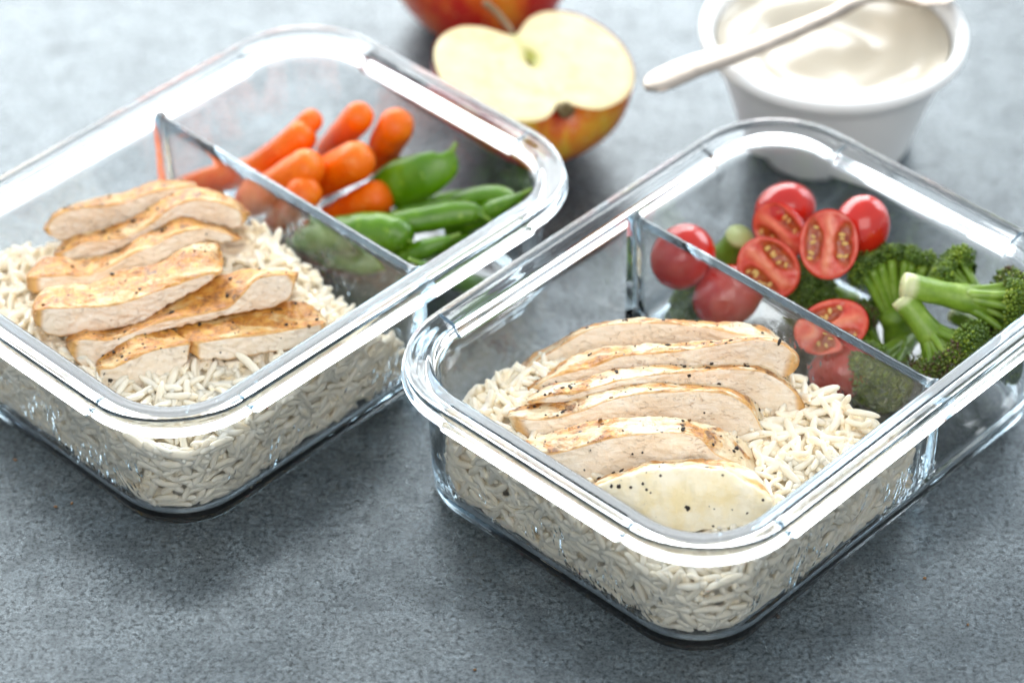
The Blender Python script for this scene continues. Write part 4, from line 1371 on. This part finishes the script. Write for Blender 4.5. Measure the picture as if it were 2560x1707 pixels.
def broccoli(idx, base, crown, r_crown, r_stalk, label, nbr=11, squash=0.75, char=0.25, spread=1.0, cut=1.0, tone=0.0, fk=0.38, cs=1.0, half=False):
    rng = random.Random(1200 + idx)
    base, crown = np.array(base) / 1000, np.array(crown) / 1000
    rc, rs = r_crown / 1000, r_stalk / 1000
    d = crown - base
    Ln = np.linalg.norm(d)
    d /= Ln
    hint = np.array([0.3, -0.5, 0.8])
    s1 = np.cross(d, hint); s1 /= np.linalg.norm(s1)
    s2 = np.cross(d, s1)
    fork = base + d * Ln * fk
    parts, cutw = [], []
    P = np.array([base, base + d * Ln * 0.06, base + d * Ln * fk * 0.5, fork, base + d * Ln * (fk + 0.22)])
    P = resample(P, 14)
    R = np.interp(np.linspace(0, 1, 14), [0, 0.08, 0.45, 0.75, 0.9, 1], [rs * 0.96, rs, rs * 0.96, rs * 1.12, rs * 1.0, rs * 0.5])
    sh = [[1 + 0.10 * noise.noise(Vector((math.cos(k) * .9, math.sin(k) * .9, i * 0.25 + idx * 5))) for k in np.linspace(0, 2 * math.pi, 20, endpoint=False)] for i in range(14)]
    v, f = tube(P, R, 20, hint, 0.92, True, sh)
    parts.append((v, f))
    cutw.append(np.r_[np.repeat([cut] * 2 + [0.0] * 12, 20), cut, 0.0])
    tips = []
    ga = math.pi * (3 - 5 ** .5)
    for k in range(nbr):
        t = (k + 0.5) / nbr
        rad = math.sqrt(t) * spread
        an = k * ga + rng.uniform(-.25, .25)
        ang = rad * 1.15
        dirv = d * math.cos(ang) * squash + (s1 * math.cos(an) + s2 * math.sin(an)) * math.sin(ang)
        if half and dirv @ CAMV > 0.12 * np.linalg.norm(dirv):
            continue
        tip = crown + dirv * rc * rng.uniform(0.62, 0.78) - d * rc * 0.15
        tips.append((tip, dirv / np.linalg.norm(dirv)))
        st = base + d * Ln * rng.uniform(fk - 0.08, fk + 0.12) + (s1 * math.cos(an) + s2 * math.sin(an)) * rs * 0.55 * rad
        md = st * 0.45 + tip * 0.55 + d * Ln * 0.03
        Pb = resample(np.array([st, md, tip]), 9)
        rb = rs * rng.uniform(0.34, 0.46)
        Rb = np.interp(np.linspace(0, 1, 9), [0, 0.5, 1], [rb * 1.15, rb * 0.8, rb * 0.75])
        v, f = tube(Pb, Rb, 10, hint, 1.0, True)
        parts.append((v, f))
        cutw.append(np.zeros(len(v)))
    # buds
    bp, bm, bt, bc = [], [], [], []
    for tip, dv in tips:
        cr = rc * rng.uniform(0.34, 0.46) * cs
        u1 = np.cross(dv, hint); u1 /= np.linalg.norm(u1)
        u2 = np.cross(dv, u1)
        sub = []
        for q in range(9):      # little sub-heads
            t = (q + 0.5) / 9
            an = q * ga + rng.random()
            ang = math.sqrt(t) * 1.45
            dd = dv * math.cos(ang) + (u1 * math.cos(an) + u2 * math.sin(an)) * math.sin(ang)
            sub.append((tip + dd * cr * 0.62, dd))
        chc = 1 if rng.random() < char else 0
        for sp, sd in sub:
            sr = cr * rng.uniform(0.36, 0.50)
            v1 = np.cross(sd, hint + 0.01); v1 /= np.linalg.norm(v1)
            v2 = np.cross(sd, v1)
            ct = rng.uniform(-0.22, 0.30)
            st_n = rng.randrange(20, 27)
            for q in range(st_n):
                t = (q + 0.5) / st_n
                an = q * ga
                ang = math.sqrt(t) * 1.75
                dd = sd * math.cos(ang) + (v1 * math.cos(an) + v2 * math.sin(an)) * math.sin(ang)
                p = sp + dd * sr * rng.uniform(0.86, 1.14)
                s = rng.uniform(0.00036, 0.00066)
                M = rot_from(np.cross(dd, [rng.random(), rng.random() + .1, rng.random()]), dd) * np.array([s, s, s * rng.uniform(1.0, 1.7)])
                bp.append(p); bm.append(M)
                out = max(0, math.cos(ang))
                bt.append(min(1, max(0, 0.34 + tone + ct + 0.35 * rng.random() - 0.12 * out)))
                bc.append(min(1, max(0, (0.75 if chc else 0.08) * rng.random() * (0.4 + out) * 1.5)))
    v, f = stamp(ICO0[0] if len(bp) > 2600 else ICO1[0], ICO0[1] if len(bp) > 2600 else ICO1[1], np.array(bm), np.array(bp))
    v, _ = keep_in(v, 'R')
    kk = len(v) // len(bp)
    root = link('broccoli_floret', None)
    root.empty_display_size = 0.005
    org = np.array([base[0], base[1], min(base[2], v[:, 2].min())])
    root.location = org
    tag(root, label, 'broccoli', 'roasted broccoli in the right container')
    vs, fs = merge(parts)
    vs, _ = keep_in(vs, 'R')
    link('stalk', mesh_data('stalk', vs - org, fs, BSTALK, attrs={'cut': np.concatenate(cutw)}), root)
    b = link('flower_buds', fast_mesh('flower_buds', v - org, f, BBUD, attrs={'tone': np.repeat(bt, kk), 'char': np.repeat(bc, kk)}), root)
    tag(b, kind='stuff')


BL = ['large dark broccoli floret with a fan of stalks behind the bright stalks',
      'broccoli floret at the back right, resting against the far glass wall',
      'broccoli floret with a bright green stalk and a browned cut end, pointing right',
      'broccoli floret with a bright stalk and a charred crown at the front rim',
      'broccoli piece with its pale cut stalk end up, between two tomato halves',
      'loose dark broccoli floret at the far left behind the divider',
      'broccoli floret in the bottom of the compartment, seen through the divider',
      'broccoli floret on the floor at the right, seen through the front glass',
      'dark broccoli floret under the tomato halves in the middle of the compartment',
      'dark broccoli floret low down beside the face up tomato half']
BS = [dict(r_crown=17.5, r_stalk=6.0, nbr=40, squash=0.42, char=0.2, spread=1.12, cs=0.72, fk=0.30, half=True),
      dict(r_crown=12.5, r_stalk=3.6, nbr=14, squash=0.75, char=0.12, tone=0.06),
      dict(r_crown=14.5, r_stalk=4.6, nbr=16, squash=0.7, char=0.45, spread=1.05, tone=0.16, fk=0.68),
      dict(r_crown=15.5, r_stalk=4.5, nbr=18, squash=0.6, char=0.5, spread=1.1, tone=0.10, fk=0.64),
      dict(r_crown=9.0, r_stalk=5.4, nbr=9, squash=0.7, char=0.2, cut=0.55),
      dict(r_crown=11.0, r_stalk=3.0, nbr=11, squash=0.5, char=0.1, spread=1.15),
      dict(r_crown=14.0, r_stalk=4.0, nbr=14, squash=0.6, char=0.1),
      dict(r_crown=13.0, r_stalk=3.5, nbr=13, squash=0.7, char=0.15),
      dict(r_crown=14.5, r_stalk=3.5, nbr=15, squash=0.7, char=0.15, tone=-0.05),
      dict(r_crown=14.5, r_stalk=3.5, nbr=15, squash=0.7, char=0.15, tone=-0.05)]
for i, (a, b) in enumerate(BROC):
    broccoli(i, a, b, label=BL[i], **BS[i])


# ------------------------------------------------------------------ apples
def apple_prof(n=64):
    """radius and height along the skin, from the stem dimple to the blossom dimple (unit half-width)"""
    pts = [(0.0, 0.56), (0.06, 0.58), (0.15, 0.68), (0.27, 0.78), (0.44, 0.84), (0.62, 0.80), (0.80, 0.66), (0.93, 0.42), (0.995, 0.12),
           (0.98, -0.15), (0.90, -0.42), (0.76, -0.64), (0.58, -0.78), (0.40, -0.84), (0.26, -0.83), (0.15, -0.76), (0.07, -0.68), (0.0, -0.65)]
    return resample(np.array(pts), n)


AR = 0.0385
# whole apple, behind
pr = apple_prof(60) * 0.0385
v, f = lathe([(max(r, 1e-5), z) for r, z in pr], 72)
lob = np.array([1 + 0.018 * math.cos(5 * math.atan2(p[1], p[0])) * (1 if p[2] < 0 else 0.4) for p in v])
v[:, :2] *= lob[:, None]
blush = np.clip(0.75 + 0.3 * v[:, 0] / 0.04 - 0.75 * np.exp(-((v[:, 0] + 0.006) / 0.012) ** 2 - ((v[:, 2] - 0.005) / 0.03) ** 2), -1, 1)
ap = link('whole_apple', None)
ap.location = (-0.0126, 1.0773, 0.0)
tag(ap, 'whole red and yellow apple cut off by the top edge, behind the apple half', 'apple')
sk = link('skin', mesh_data('skin', v + np.array([0, 0, 0.0327]), [q[::-1] for q in f], ASKIN, attrs={'blush': blush}), ap)
ap.rotation_euler = (0.0, 0.0, 0.5)
st = resample(np.array([(0, 0, 0.052), (0.0006, 0, 0.060), (0.002, 0.001, 0.066), (0.004, 0.002, 0.070)]), 10)
v, f = tube(st, np.linspace(0.0011, 0.0016, 10), 10, (1, 0, 0))
link('stem', mesh_data('stem', v, f, STEM), ap)
v, f = icosphere(2)
link('calyx', mesh_data('calyx', v * np.array([0.004, 0.004, 0.003]) + np.array([0, 0, 0.0068]), f.tolist(), CALYX), ap)

# half apple, cut face up: local frame has the core axis along x (stem at +x), the cut in z = 0
n = 72
pr = apple_prof(n) * AR
ha = link('apple_half', None)
ha.location = (0.0058, 0.9895, 0.0)
tag(ha, 'apple half with its pale cut face up, behind the left container', 'apple half')
ang = math.atan2(1.004 - 0.964, -0.0004 - 0.0165)
tilt = Matrix.Rotation(ang, 4, 'Z') @ Matrix.Rotation(math.radians(-3), 4, 'Y') @ Matrix.Rotation(math.radians(4), 4, 'X')
ha.matrix_world = Matrix.Translation((0.0058, 0.9895, 0.0)) @ tilt
LIFT = np.array([0, 0, 0.0383])
A = np.linspace(math.pi, 2 * math.pi, 40)
V = []
for r, z in pr:
    for a in A:
        k = 1 + 0.015 * math.cos(5 * a)
        V.append((z, max(r, 1e-5) * math.cos(a) * k, max(r, 1e-5) * math.sin(a) * k))
V = np.array(V)
blush = np.clip(0.95 + 0.35 * V[:, 1] / AR - 0.9 * np.exp(-((V[:, 0] + AR * 0.88) / (AR * 0.20)) ** 2), -0.9, 1.0)
link('skin', mesh_data('skin', V + LIFT, grid_faces(n, 40, False), ASKIN, attrs={'blush': blush}), ha)
# flesh: concentric copies of the outline
V, core = [], []
kk = 1.0 - 0.015
out = [(z, r * kk) for r, z in pr] + [(z, -r * kk) for r, z in pr[::-1][1:-1]]
out = np.array(out)
ctr = np.array([-0.08 * AR, 0.0])
lev = [1.0, 0.985, 0.95, 0.9, 0.84, 0.76, 0.68, 0.6, 0.52, 0.44, 0.36, 0.28, 0.2, 0.13, 0.07, 0.0]
for l in lev:
    for x, y in out:
        px_, py_ = ctr[0] + (x - ctr[0]) * l, ctr[1] + (y - ctr[1]) * l
        X, Y = px_ / AR, py_ / AR
        c = 0.0
        z = 0.00012 * noise.noise(Vector((X * 9, Y * 9, 0)))
        # seed chamber and the fibrous core line
        c = max(c, 0.95 * math.exp(-((X - 0.16) / 0.17) ** 2 - (abs(Y + 0.03) / 0.085) ** 2))
        z -= 0.0030 * math.exp(-((X - 0.12) / 0.12) ** 2 - (Y / 0.06) ** 2)
        c = max(c, 0.65 * math.exp(-((X - 0.42) / 0.20) ** 2 - (Y / 0.035) ** 2))
        hr = math.hypot((X + 0.02) / 0.46, Y / 0.34)
        c = max(c, 0.30 * math.exp(-((hr - 1) / 0.07) ** 2))
        c = max(c, 0.25 * math.exp(-((X + 0.45) / 0.2) ** 2 - (Y / 0.03) ** 2))
        if l > 0.97:
            z -= 0.0005 * (l - 0.97) / 0.03
        V.append((px_, py_, z))
        core.append(c)
m_ = len(out)
link('flesh', mesh_data('flesh', np.array(V) + LIFT, grid_faces(len(lev), m_, True, flip=False), AFLESH, attrs={'core': core}), ha)
v, f = tube(resample(np.array([(0.55 * AR, 0, -0.0004), (0.75 * AR, 0.0004, 0.0002), (0.95 * AR, 0.002, 0.0012), (1.08 * AR, 0.004, 0.002)]), 10), np.linspace(0.0011, 0.0015, 10), 10)
link('stem', mesh_data('stem', v + LIFT, f, STEM), ha)
v, f = icosphere(2)
cv_ = []
for q in range(7):
    an = math.pi * (1 + q / 6)
    tip = np.array([-0.79 * AR, 0.0030 * math.cos(an), 0.0030 * math.sin(an)])
    bs = np.array([-0.66 * AR, 0.0012 * math.cos(an), 0.0012 * math.sin(an)])
    cv_.append(tube(np.array([bs, (bs + tip) / 2 + 0.0003, tip]), [0.0013, 0.0013, 0.0004], 6))
v, f = merge(cv_)
link('calyx', mesh_data('calyx', v + LIFT, f, CALYX), ha)
v, f = icosphere(2)
link('seed', mesh_data('seed', v * np.array([0.0030, 0.0013, 0.0012]) + np.array([0.10 * AR, 0.0012, -0.0022]) + LIFT, f.tolist(), CALYX), ha)

# ------------------------------------------------------------------ yogurt tub, yogurt, spoon
tub = link('yogurt_tub', None)
tub.location = (0.1222, 0.9965, 0)
tag(tub, 'white plastic tub at the top right, filled with yogurt', 'plastic tub')
prof = [(0.0005, 0.0022), (0.034, 0.0020), (0.036, 0.0006), (0.0385, 0.0), (0.0402, 0.0012), (0.0412, 0.005), (0.0440, 0.020), (0.0474, 0.036),
        (0.0503, 0.0478), (0.0508, 0.0486), (0.0512, 0.0500), (0.0520, 0.0535), (0.0523, 0.0542), (0.0560, 0.0547), (0.0566, 0.0553), (0.0569, 0.0570), (0.0567, 0.0590),
        (0.0560, 0.0599), (0.0545, 0.0601), (0.0529, 0.0598), (0.0518, 0.0588), (0.0512, 0.0570), (0.0502, 0.0520), (0.0465, 0.0370), (0.0400, 0.0060), (0.0385, 0.0040), (0.0005, 0.0036)]
prof = [(r * (0.80 + 0.095 * min(1, z / 0.05)), z * 0.84) for r, z in prof]
v, f = lathe(by_index(prof, 3), 128)
link('tub_body', mesh_data('tub_body', v, f, TUB), tub)
V = []
rr_ = [0.0, 0.04, 0.1, 0.16, 0.23, 0.3, 0.37, 0.44, 0.5, 0.56, 0.62, 0.68, 0.73, 0.78, 0.83, 0.87, 0.91, 0.945, 0.975, 1.0]
R0 = 0.0501 * 0.886
for r in rr_:
    for a in np.linspace(0, 2 * math.pi, 120, endpoint=False):
        sw = math.sin(r * 15 - a * 1.0 + 0.8 * noise.noise(Vector((math.cos(a) * r * 2, math.sin(a) * r * 2, 4))))
        z = 0.0011 * sw * r * (1 - r ** 6) + 0.0016 * noise.noise(Vector((math.cos(a) * r * 2.6, math.sin(a) * r * 2.6, 1))) * (1 - r ** 5)
        z += -0.0030 * math.exp(-((r - 0.45) / 0.22) ** 2) + 0.0022 * r ** 8
        V.append((R0 * r * math.cos(a), R0 * r * math.sin(a), z))
yo = link('yogurt', mesh_data('yogurt', V, grid_faces(len(rr_), 120), YOG), None, (0.1222, 0.9965, 0.0430))
tag(yo, 'creamy off white yogurt with a swirled surface inside the white tub', 'yogurt')

SPP = np.array(EXTRA['spoon']) / 1000
n = 60
hp = resample(SPP, n)
t = np.linspace(0, 1, n)
wid = np.interp(t, [0, .01, .035, .09, .20, .38, .56, .64, .70, .78, .88, .95, .985, 1.0], [.0014, .0042, .0060, .0065, .0060, .0046, .0033, .0033, .0085, .0165, .0175, .0125, .0065, .001])
thk = np.interp(t, [0, 0.012, 0.05, 0.2, 0.45, 0.65, 0.76, 1.0], [0.0007, 0.0014, 0.0017, 0.0017, 0.0018, 0.0019, 0.0012, 0.0008])
T, S, N = frames(hp)
sp = link('spoon', None)
org = hp[20].copy()
sp.location = org
tag(sp, 'worn silver spoon resting across the rim of the yogurt tub', 'spoon')


def strip(i0, i1, bowl):
    V = []
    for i in range(i0, i1):
        for a in np.linspace(0, 2 * math.pi, 28, endpoint=False):
            c, s = math.cos(a), math.sin(a)
            x = math.copysign(abs(c) ** 0.75, c) * wid[i]
            y = math.copysign(abs(s) ** 0.9, s) * thk[i]
            if bowl:
                dep = 0.0060 * max(0, 1 - ((t[i] - 0.84) / 0.16) ** 2)
                y += -dep * (1 - (x / max(wid[i], 1e-6)) ** 2) * min(1, wid[i] / 0.012)
            V.append(hp[i] + S[i] * x + N[i] * y)
    k = i1 - i0
    F = grid_faces(k, 28)
    F.append(tuple(range(27, -1, -1)))
    F.append(tuple((k - 1) * 28 + j for j in range(28)))
    return np.array(V) - org, F


v, f = strip(0, 44, False)
link('handle', mesh_data('handle', v, f, SILVER), sp)
v, f = strip(43, 60, True)
link('spoon_bowl', mesh_data('spoon_bowl', v, f, SILVER), sp)

# ------------------------------------------------------------------ crumbs and pepper fallen on the table
for i, c in enumerate(EXTRA['crumb']):
    p = np.array(c) / 1000
    s = (0.0007, 0.0006, 0.0006, 0.0007, 0.0006, 0.0006, 0.0011)[i]
    me = FLAKE_ME[0 if i == 6 else 1][i % 6]
    o = link('pepper_crumb' if i == 6 else 'crumb', me, None, (p[0], p[1], s * 0.3))
    o.scale = (s, s, s)
    o.rotation_euler = (0, 0, i * 1.3)
    if i == 6:
        tag(o, 'black pepper crumb on the table beside the front wall of the right container', 'crumb')
    elif i < 3:
        tag(o, 'tiny brown crumb on the table in front of the left container', 'crumb', 'crumbs in front of the left container')
    elif i < 5:
        tag(o, 'tiny brown crumb on the table at the right, before the right container', 'crumb', 'crumbs at the lower right')
    else:
        tag(o, 'tiny brown crumb at the bottom edge of the picture', 'crumb')
